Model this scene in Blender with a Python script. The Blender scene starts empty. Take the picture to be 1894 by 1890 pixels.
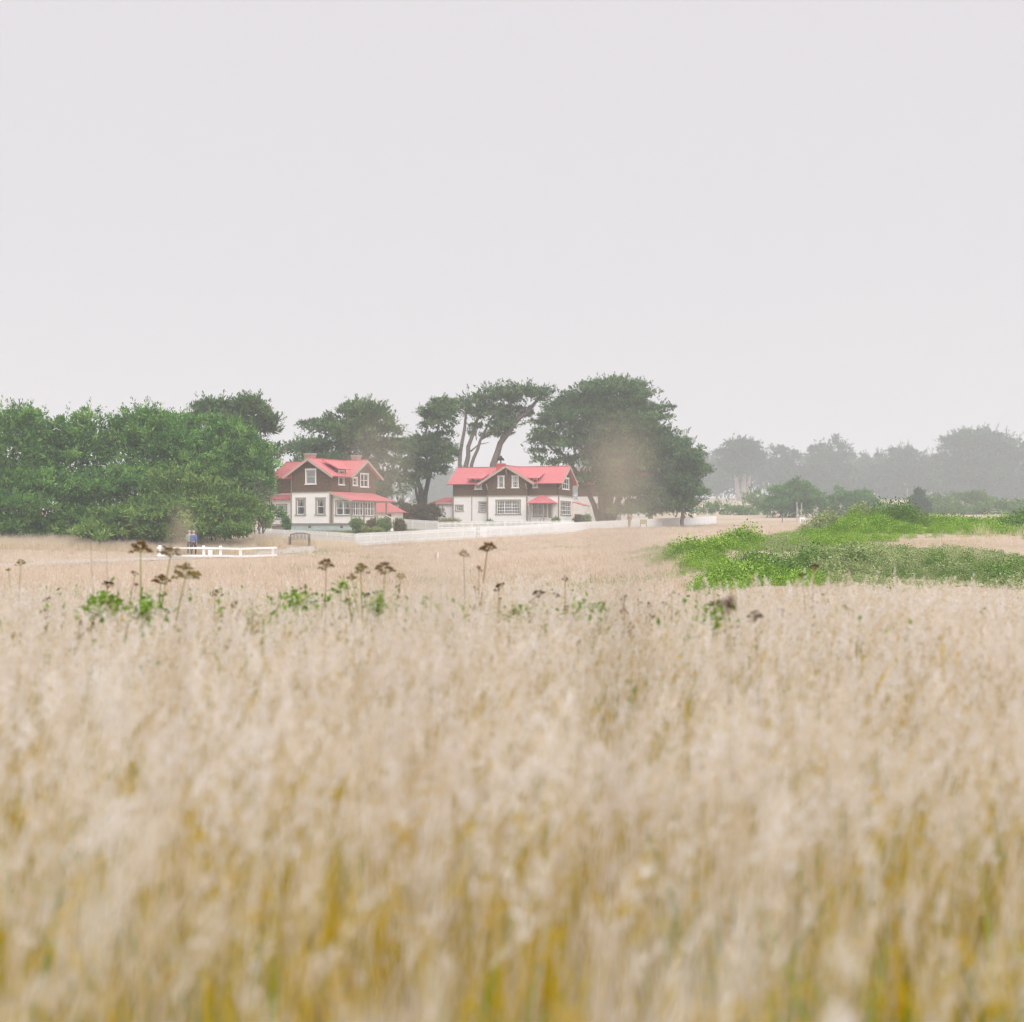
import bpy, math, random
import numpy as np
from mathutils import Vector, Matrix
from mathutils.geometry import tessellate_polygon

# ------------------------------------------------------------------ camera
R = math.radians
scene = bpy.context.scene
C = scene.collection
FPX, CX, HY, EYE = 2750.0, 947.0, 985.0, 1.25      # focal length and eye level, in photograph pixels

cam_d = bpy.data.cameras.new('camera')
cam = bpy.data.objects.new('camera', cam_d)
C.objects.link(cam)
cam.location = (0, 0, EYE)
cam.rotation_euler = (R(90), 0, 0)
cam_d.sensor_width = 36.0
cam_d.sensor_fit = 'HORIZONTAL'
cam_d.lens = 36.0 * FPX / 1894.0
cam_d.shift_y = (HY - 945.0) / 1894.0
cam_d.clip_start = 0.05
cam_d.clip_end = 4000
cam_d.dof.use_dof = True
cam_d.dof.focus_distance = 30.0
cam_d.dof.aperture_fstop = 2.25
scene.camera = cam

# ------------------------------------------------------------------ sky (overcast) and sun
SUN_EL, SUN_AZ = R(46), R(158)          # high soft light from behind the camera
world = bpy.data.worlds.new('World')
scene.world = world
world.use_nodes = True
wn, wl = world.node_tree.nodes, world.node_tree.links
wn.clear()
w_out = wn.new('ShaderNodeOutputWorld')
w_bg = wn.new('ShaderNodeBackground')
w_sky = wn.new('ShaderNodeTexSky')
w_sky.sky_type = 'NISHITA'
w_sky.sun_disc = False
w_sky.sun_elevation = SUN_EL
w_sky.sun_rotation = SUN_AZ
w_sky.dust_density = 5.0
w_tc = wn.new('ShaderNodeTexCoord')
w_sep = wn.new('ShaderNodeSeparateXYZ')
w_ramp = wn.new('ShaderNodeValToRGB')
w_ramp.color_ramp.elements[0].position = 0.0
w_ramp.color_ramp.elements[0].color = (6.85, 6.6, 6.83, 1)
w_ramp.color_ramp.elements[1].position = 1.0
w_ramp.color_ramp.elements[1].color = (17.0, 16.5, 16.5, 1)
e = w_ramp.color_ramp.elements.new(0.35)
e.color = (7.0, 6.7, 6.93, 1)
w_mix = wn.new('ShaderNodeMix')
w_mix.data_type = 'RGBA'
w_mix.inputs[0].default_value = 0.94
wl.new(w_tc.outputs['Generated'], w_sep.inputs[0])
wl.new(w_sep.outputs['Z'], w_ramp.inputs[0])
wl.new(w_sky.outputs[0], w_mix.inputs[6])
wl.new(w_ramp.outputs[0], w_mix.inputs[7])
wl.new(w_mix.outputs[2], w_bg.inputs[0])
w_bg.inputs[1].default_value = 0.1
wl.new(w_bg.outputs[0], w_out.inputs[0])

sun_d = bpy.data.lights.new('sun', 'SUN')
sun_d.energy = 1.5
sun_d.angle = R(50)
sun_d.color = (1.0, 0.98, 0.95)
sun = bpy.data.objects.new('sun', sun_d)
C.objects.link(sun)
sdir = Vector((math.sin(SUN_AZ) * math.cos(SUN_EL), math.cos(SUN_AZ) * math.cos(SUN_EL), math.sin(SUN_EL)))
sun.rotation_euler = (-sdir).to_track_quat('-Z', 'Y').to_euler()
sun.location = (0, -20, 60)

scene.view_settings.view_transform = 'Standard'
scene.view_settings.look = 'None'
scene.view_settings.exposure = 0.2
scene.view_settings.gamma = 1.0
scene.render.engine = 'CYCLES'
scene.cycles.use_denoising = True
scene.cycles.filter_width = 1.1
scene.cycles.max_bounces = 4
scene.cycles.use_adaptive_sampling = True
scene.cycles.adaptive_threshold = 0.015
scene.cycles.diffuse_bounces = 2
scene.cycles.glossy_bounces = 2
scene.cycles.transmission_bounces = 3
scene.cycles.volume_bounces = 1
scene.cycles.transparent_max_bounces = 8

# ------------------------------------------------------------------ helpers
def pt(px, py, d):
    return Vector(((px - CX) / FPX * d, d, EYE + (HY - py) / FPX * d))

def link(o, parent=None):
    C.objects.link(o)
    if parent is not None:
        o.parent = parent
    return o

def tag(o, label=None, cat=None, group=None, kind=None):
    if label: o['label'] = label
    if cat: o['category'] = cat
    if group: o['group'] = group
    if kind: o['kind'] = kind
    return o

def empty(name, loc, rz=0.0):
    o = bpy.data.objects.new(name, None)
    o.empty_display_size = 0.2
    o.location = loc
    o.rotation_euler = (0, 0, rz)
    return link(o)

class MB:
    def __init__(s):
        s.v, s.f = [], []
    def poly(s, pts):
        i = len(s.v)
        s.v += [tuple(p) for p in pts]
        s.f.append(tuple(range(i, i + len(pts))))
    def prism(s, pts, off):
        """closed solid: polygon pts extruded by vector off"""
        n, i = len(pts), len(s.v)
        off = Vector(off)
        pts = [Vector(p) for p in pts]
        nn = Vector((0, 0, 0))
        for k in range(1, n - 1):
            nn += (pts[k] - pts[0]).cross(pts[k + 1] - pts[0])
        if nn.dot(off) > 0:
            pts = pts[::-1]
        s.v += [tuple(p) for p in pts] + [tuple(Vector(p) + off) for p in pts]
        s.f.append(tuple(range(i, i + n)))
        s.f.append(tuple(reversed(range(i + n, i + 2 * n))))
        for k in range(n):
            k2 = (k + 1) % n
            s.f.append((i + k2, i + k, i + n + k, i + n + k2))
    def box(s, x0, x1, y0, y1, z0, z1):
        s.prism([(x0, y0, z0), (x1, y0, z0), (x1, y1, z0), (x0, y1, z0)], (0, 0, z1 - z0))
    def beam(s, p0, p1, w, h, up=(0, 0, 1)):
        p0, p1 = Vector(p0), Vector(p1)
        d = (p1 - p0).normalized()
        u = Vector(up)
        side = d.cross(u)
        if side.length < 1e-4:
            side = d.cross(Vector((0, 1, 0)))
        side.normalize()
        u = side.cross(d).normalized()
        q = [p0 + side * w / 2 + u * h / 2, p0 - side * w / 2 + u * h / 2,
             p0 - side * w / 2 - u * h / 2, p0 + side * w / 2 - u * h / 2]
        s.prism(q, p1 - p0)
    def tube(s, pts, radii, n=6):
        pts = [Vector(p) for p in pts]
        i0 = len(s.v)
        for k, p in enumerate(pts):
            a = pts[max(k - 1, 0)]
            b = pts[min(k + 1, len(pts) - 1)]
            d = (b - a).normalized()
            x = d.cross(Vector((0.31, 0.95, 0.05))).normalized()
            y = d.cross(x)
            for j in range(n):
                t = 2 * math.pi * j / n
                s.v.append(tuple(p + (x * math.cos(t) + y * math.sin(t)) * radii[k]))
        for k in range(len(pts) - 1):
            for j in range(n):
                j2 = (j + 1) % n
                a = i0 + k * n
                s.f.append((a + j, a + j2, a + n + j2, a + n + j))
        s.f.append(tuple(i0 + j for j in reversed(range(n))))
        e0 = i0 + (len(pts) - 1) * n
        s.f.append(tuple(e0 + j for j in range(n)))
    def mesh(s, name, mat, smooth=False):
        me = bpy.data.meshes.new(name)
        me.from_pydata(s.v, [], s.f)
        me.materials.append(mat)
        if smooth:
            me.polygons.foreach_set('use_smooth', [True] * len(me.polygons))
        me.update()
        return me
    def build(s, name, mat, parent=None, smooth=False):
        return link(bpy.data.objects.new(name, s.mesh(name, mat, smooth)), parent)

def quad_mesh(name, V, mat, tint=None, midx=None):
    """V: (N,4,3) quads -> mesh with face attribute tint"""
    n = len(V)
    me = bpy.data.meshes.new(name)
    me.vertices.add(n * 4)
    me.vertices.foreach_set('co', np.ascontiguousarray(V, dtype=np.float32).ravel())
    me.loops.add(n * 4)
    me.loops.foreach_set('vertex_index', np.arange(n * 4, dtype=np.int32))
    me.polygons.add(n)
    me.polygons.foreach_set('loop_start', np.arange(0, n * 4, 4, dtype=np.int32))
    if tint is not None:
        at = me.attributes.new('tint', 'FLOAT', 'FACE')
        at.data.foreach_set('value', np.asarray(tint, dtype=np.float32))
    for mt in (mat if isinstance(mat, (list, tuple)) else [mat]):
        me.materials.append(mt)
    if midx is not None:
        me.polygons.foreach_set('material_index', np.asarray(midx, np.int32))
    me.update(calc_edges=True)
    me.validate()
    return me

def nrm(a):
    return a / np.maximum(np.linalg.norm(a, axis=-1, keepdims=True), 1e-9)

def kites(P, D, L, W, rng, N=None):
    D = nrm(D)
    S = nrm(np.cross(D, nrm(rng.normal(size=P.shape)) if N is None else nrm(N)))
    L, W = np.asarray(L)[:, None], np.asarray(W)[:, None]
    mid = P + D * L * 0.45
    return np.stack([P, mid + S * W / 2, P + D * L, mid - S * W / 2], axis=1)

# ------------------------------------------------------------------ materials
def mat_base(name):
    m = bpy.data.materials.new(name)
    m.use_nodes = True
    nt = m.node_tree
    b = nt.nodes['Principled BSDF']
    return m, nt, b

def plain(name, col, rough=0.7, var=0.12, scale=3.0, bump=0.0, metallic=0.0, spec=0.3):
    m, nt, b = mat_base(name)
    tc = nt.nodes.new('ShaderNodeTexCoord')
    no = nt.nodes.new('ShaderNodeTexNoise')
    no.inputs['Scale'].default_value = scale
    no.inputs['Detail'].default_value = 6
    nt.links.new(tc.outputs['Object'], no.inputs['Vector'])
    mr = nt.nodes.new('ShaderNodeMapRange')
    mr.inputs['From Min'].default_value = 0.3
    mr.inputs['From Max'].default_value = 0.7
    mr.inputs['To Min'].default_value = 1 - var
    mr.inputs['To Max'].default_value = 1 + var
    nt.links.new(no.outputs['Fac'], mr.inputs['Value'])
    vm = nt.nodes.new('ShaderNodeVectorMath')
    vm.operation = 'SCALE'
    vm.inputs[0].default_value = col
    nt.links.new(mr.outputs[0], vm.inputs['Scale'])
    nt.links.new(vm.outputs[0], b.inputs['Base Color'])
    b.inputs['Roughness'].default_value = rough
    b.inputs['Metallic'].default_value = metallic
    b.inputs['Specular IOR Level'].default_value = spec
    if bump > 0:
        bp = nt.nodes.new('ShaderNodeBump')
        bp.inputs['Strength'].default_value = bump
        bp.inputs['Distance'].default_value = 0.02
        nt.links.new(no.outputs['Fac'], bp.inputs['Height'])
        nt.links.new(bp.outputs[0], b.inputs['Normal'])
    return m

def ramp_mat(name, cols, obj_random=0.35, rough=0.75, spec=0.15, trans=0.0):
    """colour ramp driven by the face attribute 'tint' plus a random value for each object/instance"""
    m, nt, b = mat_base(name)
    at = nt.nodes.new('ShaderNodeAttribute')
    at.attribute_name = 'tint'
    oi = nt.nodes.new('ShaderNodeObjectInfo')
    mx = nt.nodes.new('ShaderNodeMix')
    mx.inputs[0].default_value = obj_random
    nt.links.new(at.outputs['Fac'], mx.inputs[2])
    nt.links.new(oi.outputs['Random'], mx.inputs[3])
    cr = nt.nodes.new('ShaderNodeValToRGB')
    el = cr.color_ramp.elements
    n = len(cols)
    el[0].position, el[0].color = 0.0, (*cols[0], 1)
    el[1].position, el[1].color = 1.0, (*cols[-1], 1)
    for k in range(1, n - 1):
        q = el.new(k / (n - 1))
        q.color = (*cols[k], 1)
    nt.links.new(mx.outputs[0], cr.inputs[0])
    nt.links.new(cr.outputs[0], b.inputs['Base Color'])
    b.inputs['Roughness'].default_value = rough
    b.inputs['Specular IOR Level'].default_value = spec
    if trans > 0:
        tr = nt.nodes.new('ShaderNodeBsdfTranslucent')
        nt.links.new(cr.outputs[0], tr.inputs[0])
        ms = nt.nodes.new('ShaderNodeMixShader')
        ms.inputs[0].default_value = trans
        nt.links.new(b.outputs[0], ms.inputs[1])
        nt.links.new(tr.outputs[0], ms.inputs[2])
        nt.links.new(ms.outputs[0], nt.nodes['Material Output'].inputs['Surface'])
    return m

def shingle_mat(name, c0, c1, sx, sz):
    """rows of wooden shingles, far too small to pick apart at this distance"""
    m, nt, b = mat_base(name)
    tc = nt.nodes.new('ShaderNodeTexCoord')
    mp = nt.nodes.new('ShaderNodeMapping')
    mp.inputs['Rotation'].default_value = (R(90), 0, 0)
    br = nt.nodes.new('ShaderNodeTexNoise')
    br.inputs['Scale'].default_value = 5.5
    br.inputs['Detail'].default_value = 8
    br.inputs['Roughness'].default_value = 0.75
    wv = nt.nodes.new('ShaderNodeTexWave')
    wv.wave_type = 'BANDS'
    wv.bands_direction = 'Z'
    wv.wave_profile = 'SAW'
    wv.inputs['Scale'].default_value = sz
    wv.inputs['Distortion'].default_value = 1.2
    wv.inputs['Detail'].default_value = 2
    nt.links.new(tc.outputs['Object'], wv.inputs['Vector'])
    nt.links.new(tc.outputs['Object'], br.inputs['Vector'])
    cr = nt.nodes.new('ShaderNodeValToRGB')
    cr.color_ramp.elements[0].position = 0.32
    cr.color_ramp.elements[0].color = (*c0, 1)
    cr.color_ramp.elements[1].position = 0.72
    cr.color_ramp.elements[1].color = (*c1, 1)
    nt.links.new(br.outputs['Fac'], cr.inputs[0])
    nt.links.new(cr.outputs[0], b.inputs['Base Color'])
    bp = nt.nodes.new('ShaderNodeBump')
    bp.inputs['Strength'].default_value = 0.6
    bp.inputs['Distance'].default_value = 0.03
    nt.links.new(wv.outputs['Fac'], bp.inputs['Height'])
    nt.links.new(bp.outputs[0], b.inputs['Normal'])
    b.inputs['Roughness'].default_value = 0.85
    b.inputs['Specular IOR Level'].default_value = 0.1
    return m

def glass_mat():
    m, nt, b = mat_base('window_glass')
    out = nt.nodes['Material Output']
    nt.nodes.remove(b)
    tr = nt.nodes.new('ShaderNodeBsdfTransparent')
    tr.inputs[0].default_value = (0.93, 0.95, 0.94, 1)
    gl = nt.nodes.new('ShaderNodeBsdfGlossy')
    gl.inputs['Roughness'].default_value = 0.03
    fr = nt.nodes.new('ShaderNodeFresnel')
    fr.inputs[0].default_value = 1.5
    ms = nt.nodes.new('ShaderNodeMixShader')
    nt.links.new(fr.outputs[0], ms.inputs[0])
    nt.links.new(tr.outputs[0], ms.inputs[1])
    nt.links.new(gl.outputs[0], ms.inputs[2])
    nt.links.new(ms.outputs[0], out.inputs['Surface'])
    return m

M = {}
M['white'] = plain('white_paint', (0.93, 0.92, 0.905), 0.6, 0.03, 1.2)
M['fence_white'] = plain('fence_white_paint', (0.93, 0.93, 0.935), 0.6, 0.03, 0.8)
M['trim'] = plain('taupe_trim_paint', (0.34, 0.28, 0.24), 0.6, 0.10, 2.0)
M['casing'] = plain('grey_green_casing_paint', (0.36, 0.33, 0.27), 0.6, 0.10, 2.0)
M['barge'] = plain('pale_taupe_bargeboard', (0.50, 0.40, 0.34), 0.6, 0.08, 2.0)
M['shingle'] = shingle_mat('brown_shingles', (0.085, 0.056, 0.034), (0.26, 0.178, 0.115), 3, 3.2)
M['roof'] = shingle_mat('red_roof_shingles', (0.50, 0.135, 0.145), (0.74, 0.26, 0.27), 3, 4.0)
M['foundation'] = plain('pale_blue_foundation', (0.50, 0.60, 0.60), 0.8, 0.08, 1.5)
M['brick'] = plain('weathered_brick', (0.50, 0.30, 0.26), 0.85, 0.2, 6.0, 0.4)
M['redbrick'] = plain('red_painted_brick', (0.56, 0.13, 0.12), 0.8, 0.12, 6.0, 0.3)
M['concrete'] = plain('grey_cement', (0.42, 0.37, 0.34), 0.85, 0.12, 4.0)
M['black'] = plain('black_metal', (0.02, 0.02, 0.022), 0.5, 0.2, 5.0)
M['glass'] = glass_mat()
M['curtain'] = plain('white_curtain', (0.80, 0.80, 0.78), 0.9, 0.06, 6.0)
M['interior'] = plain('painted_room_gloom', (0.07, 0.06, 0.05), 0.9, 0.2, 1.0)  # gloom of the unlit rooms is put into this very dark colour
M['greywood'] = plain('weathered_grey_wood', (0.20, 0.17, 0.15), 0.85, 0.25, 8.0)
M['palewood'] = plain('pale_grey_post_wood', (0.46, 0.43, 0.40), 0.85, 0.2, 8.0)
M['bark'] = plain('grey_cypress_bark', (0.20, 0.165, 0.145), 0.9, 0.3, 5.0, 0.5)
M['bark_dark'] = plain('dark_cypress_bark', (0.10, 0.085, 0.075), 0.9, 0.3, 5.0, 0.5)
M['bark_pale'] = plain('pale_bark', (0.42, 0.38, 0.35), 0.9, 0.2, 5.0, 0.4)
M['panel'] = plain('olive_tan_panel', (0.36, 0.29, 0.13), 0.6, 0.1, 3.0)
M['skin'] = plain('skin', (0.60, 0.40, 0.31), 0.6, 0.04, 8.0)

M['leaf_grove'] = ramp_mat('grove_foliage', [(0.035, 0.110, 0.024), (0.075, 0.210, 0.042), (0.165, 0.345, 0.068), (0.33, 0.51, 0.12)], 0.0, trans=0.15)
M['leaf_cyp'] = ramp_mat('cypress_foliage', [(0.030, 0.085, 0.032), (0.060, 0.145, 0.048), (0.125, 0.220, 0.070), (0.25, 0.32, 0.12)], 0.0, trans=0.12)
M['leaf_far'] = ramp_mat('far_foliage', [(0.022, 0.075, 0.040), (0.040, 0.110, 0.052), (0.075, 0.150, 0.065)], 0.0)
M['leaf_bush'] = ramp_mat('bush_foliage', [(0.060, 0.160, 0.045), (0.120, 0.270, 0.070), (0.23, 0.40, 0.12)], 0.0, trans=0.12)
M['leaf_shrub_brown'] = ramp_mat('russet_shrub_foliage', [(0.09, 0.085, 0.045), (0.15, 0.13, 0.07), (0.24, 0.17, 0.11)], 0.0)
M['leaf_lime'] = ramp_mat('lime_shrub_foliage', [(0.16, 0.24, 0.06), (0.28, 0.36, 0.12), (0.36, 0.42, 0.18)], 0.0)
M['leaf_yucca'] = ramp_mat('sword_leaf_foliage', [(0.13, 0.17, 0.06), (0.24, 0.26, 0.10), (0.34, 0.32, 0.16)], 0.0)
M['twig'] = ramp_mat('dead_twigs', [(0.13, 0.115, 0.10), (0.22, 0.19, 0.165), (0.30, 0.26, 0.23)], 0.0)
M['scrub_bright'] = ramp_mat('bright_scrub_leaves', [(0.08, 0.17, 0.016), (0.22, 0.40, 0.040), (0.46, 0.63, 0.11)], 0.5, trans=0.15)
M['scrub_grey'] = ramp_mat('grey_scrub_leaves', [(0.18, 0.26, 0.09), (0.32, 0.41, 0.16), (0.54, 0.52, 0.32)], 0.5, trans=0.2)
M['scrub_deep'] = ramp_mat('deep_scrub_leaves', [(0.07, 0.15, 0.03), (0.14, 0.26, 0.055), (0.28, 0.40, 0.10)], 0.3, trans=0.12)
M['grass'] = ramp_mat('dry_grass', [(0.52, 0.39, 0.07), (0.73, 0.59, 0.38), (0.87, 0.79, 0.71), (0.94, 0.895, 0.87)], 0.0, trans=0.45)
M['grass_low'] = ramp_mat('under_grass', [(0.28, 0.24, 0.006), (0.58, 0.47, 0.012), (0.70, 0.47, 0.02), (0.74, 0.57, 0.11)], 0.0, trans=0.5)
M['grass_green'] = ramp_mat('green_grass', [(0.12, 0.22, 0.01), (0.26, 0.40, 0.025), (0.46, 0.56, 0.09)], 0.0, trans=0.5)
M['lawn'] = ramp_mat('lawn_grass', [(0.16, 0.19, 0.07), (0.28, 0.28, 0.12), (0.42, 0.38, 0.20)], 0.4)
M['field'] = ramp_mat('field_grass', [(0.50, 0.395, 0.28), (0.70, 0.575, 0.46), (0.84, 0.735, 0.64)], 0.4, trans=0.12)
M['umbel'] = ramp_mat('dry_umbel_seed', [(0.08, 0.040, 0.012), (0.20, 0.105, 0.024), (0.34, 0.21, 0.05)], 0.0)
M['umbel_dark'] = ramp_mat('dark_umbel_seed', [(0.035, 0.018, 0.010), (0.085, 0.040, 0.018), (0.16, 0.085, 0.035)], 0.0)
M['umbel_olive'] = ramp_mat('olive_umbel_seed', [(0.14, 0.105, 0.015), (0.28, 0.215, 0.035), (0.42, 0.34, 0.08)], 0.0)
M['umbel_tan'] = ramp_mat('tan_umbel_seed', [(0.24, 0.16, 0.06), (0.38, 0.26, 0.11), (0.50, 0.38, 0.20)], 0.0)
M['stem_green'] = plain('yellow_green_stem', (0.30, 0.29, 0.08), 0.6, 0.25, 20.0)
M['stem_brown'] = plain('brown_stem', (0.28, 0.165, 0.085), 0.7, 0.25, 20.0)
M['stem_grey'] = plain('grey_brown_stem', (0.36, 0.27, 0.20), 0.7, 0.2, 20.0)
M['weed'] = ramp_mat('bright_weed_leaves', [(0.10, 0.19, 0.02), (0.21, 0.36, 0.045), (0.34, 0.50, 0.09)], 0.0, trans=0.35)

def ground_mat():
    m, nt, b = mat_base('dry_ground')
    tc = nt.nodes.new('ShaderNodeTexCoord')
    n1 = nt.nodes.new('ShaderNodeTexNoise')
    n1.inputs['Scale'].default_value = 0.09
    n1.inputs['Detail'].default_value = 8
    n1.inputs['Roughness'].default_value = 0.62
    n2 = nt.nodes.new('ShaderNodeTexNoise')
    n2.inputs['Scale'].default_value = 2.2
    n2.inputs['Detail'].default_value = 8
    n2.inputs['Roughness'].default_value = 0.75
    for n in (n1, n2):
        nt.links.new(tc.outputs['Object'], n.inputs['Vector'])
    c1 = nt.nodes.new('ShaderNodeValToRGB')
    c1.color_ramp.elements[0].position = 0.28
    c1.color_ramp.elements[0].color = (0.36, 0.29, 0.19, 1)
    c1.color_ramp.elements[1].position = 0.75
    c1.color_ramp.elements[1].color = (0.57, 0.455, 0.36, 1)
    q = c1.color_ramp.elements.new(0.48)
    q.color = (0.50, 0.40, 0.305, 1)
    nt.links.new(n1.outputs['Fac'], c1.inputs[0])
    mr = nt.nodes.new('ShaderNodeMapRange')
    mr.inputs['From Min'].default_value = 0.25
    mr.inputs['From Max'].default_value = 0.75
    mr.inputs['To Min'].default_value = 0.72
    mr.inputs['To Max'].default_value = 1.2
    nt.links.new(n2.outputs['Fac'], mr.inputs['Value'])
    vm = nt.nodes.new('ShaderNodeVectorMath')
    vm.operation = 'SCALE'
    nt.links.new(c1.outputs[0], vm.inputs[0])
    nt.links.new(mr.outputs[0], vm.inputs['Scale'])
    nt.links.new(vm.outputs[0], b.inputs['Base Color'])
    bp = nt.nodes.new('ShaderNodeBump')
    bp.inputs['Strength'].default_value = 0.7
    bp.inputs['Distance'].default_value = 0.15
    nt.links.new(n2.outputs['Fac'], bp.inputs['Height'])
    nt.links.new(bp.outputs[0], b.inputs['Normal'])
    b.inputs['Roughness'].default_value = 0.95
    b.inputs['Specular IOR Level'].default_value = 0.05
    return m
M['ground'] = ground_mat()
M['path'] = plain('pale_gravel', (0.46, 0.42, 0.385), 0.95, 0.14, 2.5, 0.3)

# ------------------------------------------------------------------ terrain: smooth surface through survey points
anch = []
def A(x, y, z): anch.append((x, y, z))
def AP(px, py, d):
    p = pt(px, py, d)
    A(p.x, p.y, p.z)
for x in (-10, -5, 0, 5, 10):
    for y in (-10, 0, 5, 10):
        A(x, y, 0)
    A(x, 13, -0.10); A(x, 17, -0.55); A(x, 23, -1.05)
for x in (-14, -5, 3): A(x, 36, -1.35)
for a in ((100, 1085, 58), (500, 1086, 60), (850, 1088, 60), (1120, 1088, 60), (20, 1046, 90), (340, 1031, 102), (560, 1022, 110), (800, 1034, 95),
          (1000, 1044, 90), (1150, 1030, 100), (661, 1011, 122), (840, 1000, 138), (750, 1005.5, 129.5), (940, 992.5, 149), (1060, 984, 165), (1130, 979.5, 175.5), (1200, 975, 188), (1265, 972, 200), (1325, 970, 215),
          (0, 998, 112), (250, 997, 114), (450, 995, 117), (612, 983.5, 147), (540, 983.5, 150), (640, 983.5, 143), (600, 983, 156), (500, 1002, 131), (580, 1006, 127), (740, 984, 150),
          (833, 967.5, 178), (1033, 967.5, 173), (950, 967.5, 181), (1200, 987, 140), (1350, 986, 130), (1480, 966, 215), (1620, 961, 232),
          (1260, 1088, 46), (1400, 1085, 43), (1400, 1040, 52), (1310, 1012, 60), (1600, 1060, 52), (1600, 1012, 66), (1650, 975, 78), (1890, 1095, 42), (1890, 1018, 64),
          (1890, 978, 82), (1500, 985, 80), (1720, 982, 112), (1890, 980, 125),
          (1340, 946, 400), (1300, 930, 570), (1400, 925, 600), (1600, 925, 620), (1890, 925, 620), (1480, 948, 340), (1700, 946, 340), (1894, 946, 340)):
    AP(*a)
for a in ((0, 640, 14), (200, 900, 24), (-200, 300, 5), (-90, 240, 3), (-10, 260, 4), (-300, 600, 12), (500, 1100, 24), (-500, 1100, 18), (0, 1100, 20),
          (0, -140, 0), (400, -100, 2), (-400, -100, -1), (-60, 60, -0.8), (-200, 100, 0), (80, 90, 1.5), (250, 150, 3), (300, 400, 9)):
    A(*a)
anch = np.array(anch)
_K = np.linalg.norm(anch[:, None, :2] - anch[None, :, :2], axis=2)
_n = len(anch)
_S = np.zeros((_n + 1, _n + 1))
_S[:_n, :_n] = _K - np.eye(_n) * 0.25
_S[:_n, _n] = 1
_S[_n, :_n] = 1
_W = np.linalg.solve(_S, np.append(anch[:, 2], 0))

_rw = np.random.RandomState(5)
_wk = [(_rw.uniform(0, 2 * math.pi), _rw.uniform(0, 6.28), f) for f in (0.12, 0.19, 0.31, 0.5, 0.8) for _ in range(2)]
def gz(x, y):
    x = np.atleast_1d(np.asarray(x, float))
    y = np.atleast_1d(np.asarray(y, float))
    out = np.empty(x.shape)
    xf, yf, of = x.ravel(), y.ravel(), out.reshape(-1)
    for i in range(0, len(xf), 20000):
        a, b = xf[i:i + 20000], yf[i:i + 20000]
        d = np.sqrt((a[:, None] - anch[None, :, 0]) ** 2 + (b[:, None] - anch[None, :, 1]) ** 2)
        z = d @ _W[:_n] + _W[_n]
        for th, ph, f in _wk:
            z += 0.006 / f ** 0.8 * np.sin(f * (a * math.cos(th) + b * math.sin(th)) + ph) * np.clip((b - 12) / 20, 0, 1)
        of[i:i + 20000] = z
    return out
def gz1(x, y): return float(gz(x, y)[0])

def warp(n, lo, hi, k, c=0.0):
    t = np.linspace(-1, 1, n)
    s = np.sinh(k * t) / math.sinh(k)
    return np.where(s < 0, c + (c - lo) * s, c + (hi - c) * s)
gx = warp(260, -560, 560, 4.6, 4)
gy = warp(300, -150, 1140, 4.4, 30)
GXm, GYm = np.meshgrid(gx, gy)
GZm = gz(GXm, GYm)
nv = len(gx)
gme = bpy.data.meshes.new('ground')
vs = np.stack([GXm, GYm, GZm], -1).reshape(-1, 3)
ii = np.arange((len(gy) - 1) * nv).reshape(len(gy) - 1, nv)[:, :-1].ravel()
gme.from_pydata(vs.tolist(), [], np.stack([ii, ii + 1, ii + nv + 1, ii + nv], 1).tolist())
gme.polygons.foreach_set('use_smooth', [True] * len(gme.polygons))
gme.materials.append(M['ground'])
tag(link(bpy.data.objects.new('ground', gme)), kind='structure')

# gravel path draped on the ground
def drape_path(name, ctr, width, lift=0.03):
    P = []
    for i in range(len(ctr) - 1):
        for k in range(14):
            t = k / 14
            p0, p1, p2, p3 = ctr[max(i - 1, 0)], ctr[i], ctr[i + 1], ctr[min(i + 2, len(ctr) - 1)]
            P.append(tuple(0.5 * (2 * p1[j] + (p2[j] - p0[j]) * t + (2 * p0[j] - 5 * p1[j] + 4 * p2[j] - p3[j]) * t * t
                           + (3 * p1[j] - p0[j] - 3 * p2[j] + p3[j]) * t ** 3) for j in (0, 1)))
    P.append(ctr[-1])
    rng = np.random.RandomState(3)
    mb = MB()
    rows = []
    for i, p in enumerate(P):
        a, b = P[max(i - 1, 0)], P[min(i + 1, len(P) - 1)]
        d = Vector((b[0] - a[0], b[1] - a[1])).normalized()
        s = Vector((-d.y, d.x))
        row = []
        for k in range(7):
            w = (k / 6 - 0.5) * (width + (rng.uniform(-0.25, 0.25) if k in (0, 6) else 0))
            x, y = p[0] + s.x * w, p[1] + s.y * w
            row.append(len(mb.v))
            mb.v.append((x, y, gz1(x, y) + lift))
        rows.append(row)
    for r0, r1 in zip(rows, rows[1:]):
        for k in range(6):
            mb.f.append((r0[k], r0[k + 1], r1[k + 1], r1[k]))
    return tag(mb.build(name, M['path'], smooth=True), kind='structure')
def xy(px, d): return ((px - CX) / FPX * d, d)
drape_path('path', [xy(-180, 82), xy(0, 90), xy(180, 96), xy(330, 101), xy(470, 106), xy(600, 115), xy(700, 127), xy(760, 136)], 2.6)

# ------------------------------------------------------------------ foliage
def lobe_px(L, d):
    out = []
    for q in L:
        px, py, rx, ry = q[:4]
        dy = q[4] if len(q) > 4 else 0.0
        dd = d + dy
        p = pt(px, py, dd)
        out.append((p, rx * dd / FPX, (q[5] if len(q) > 5 else 0.85) * rx * dd / FPX, ry * dd / FPX))
    return out

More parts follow.
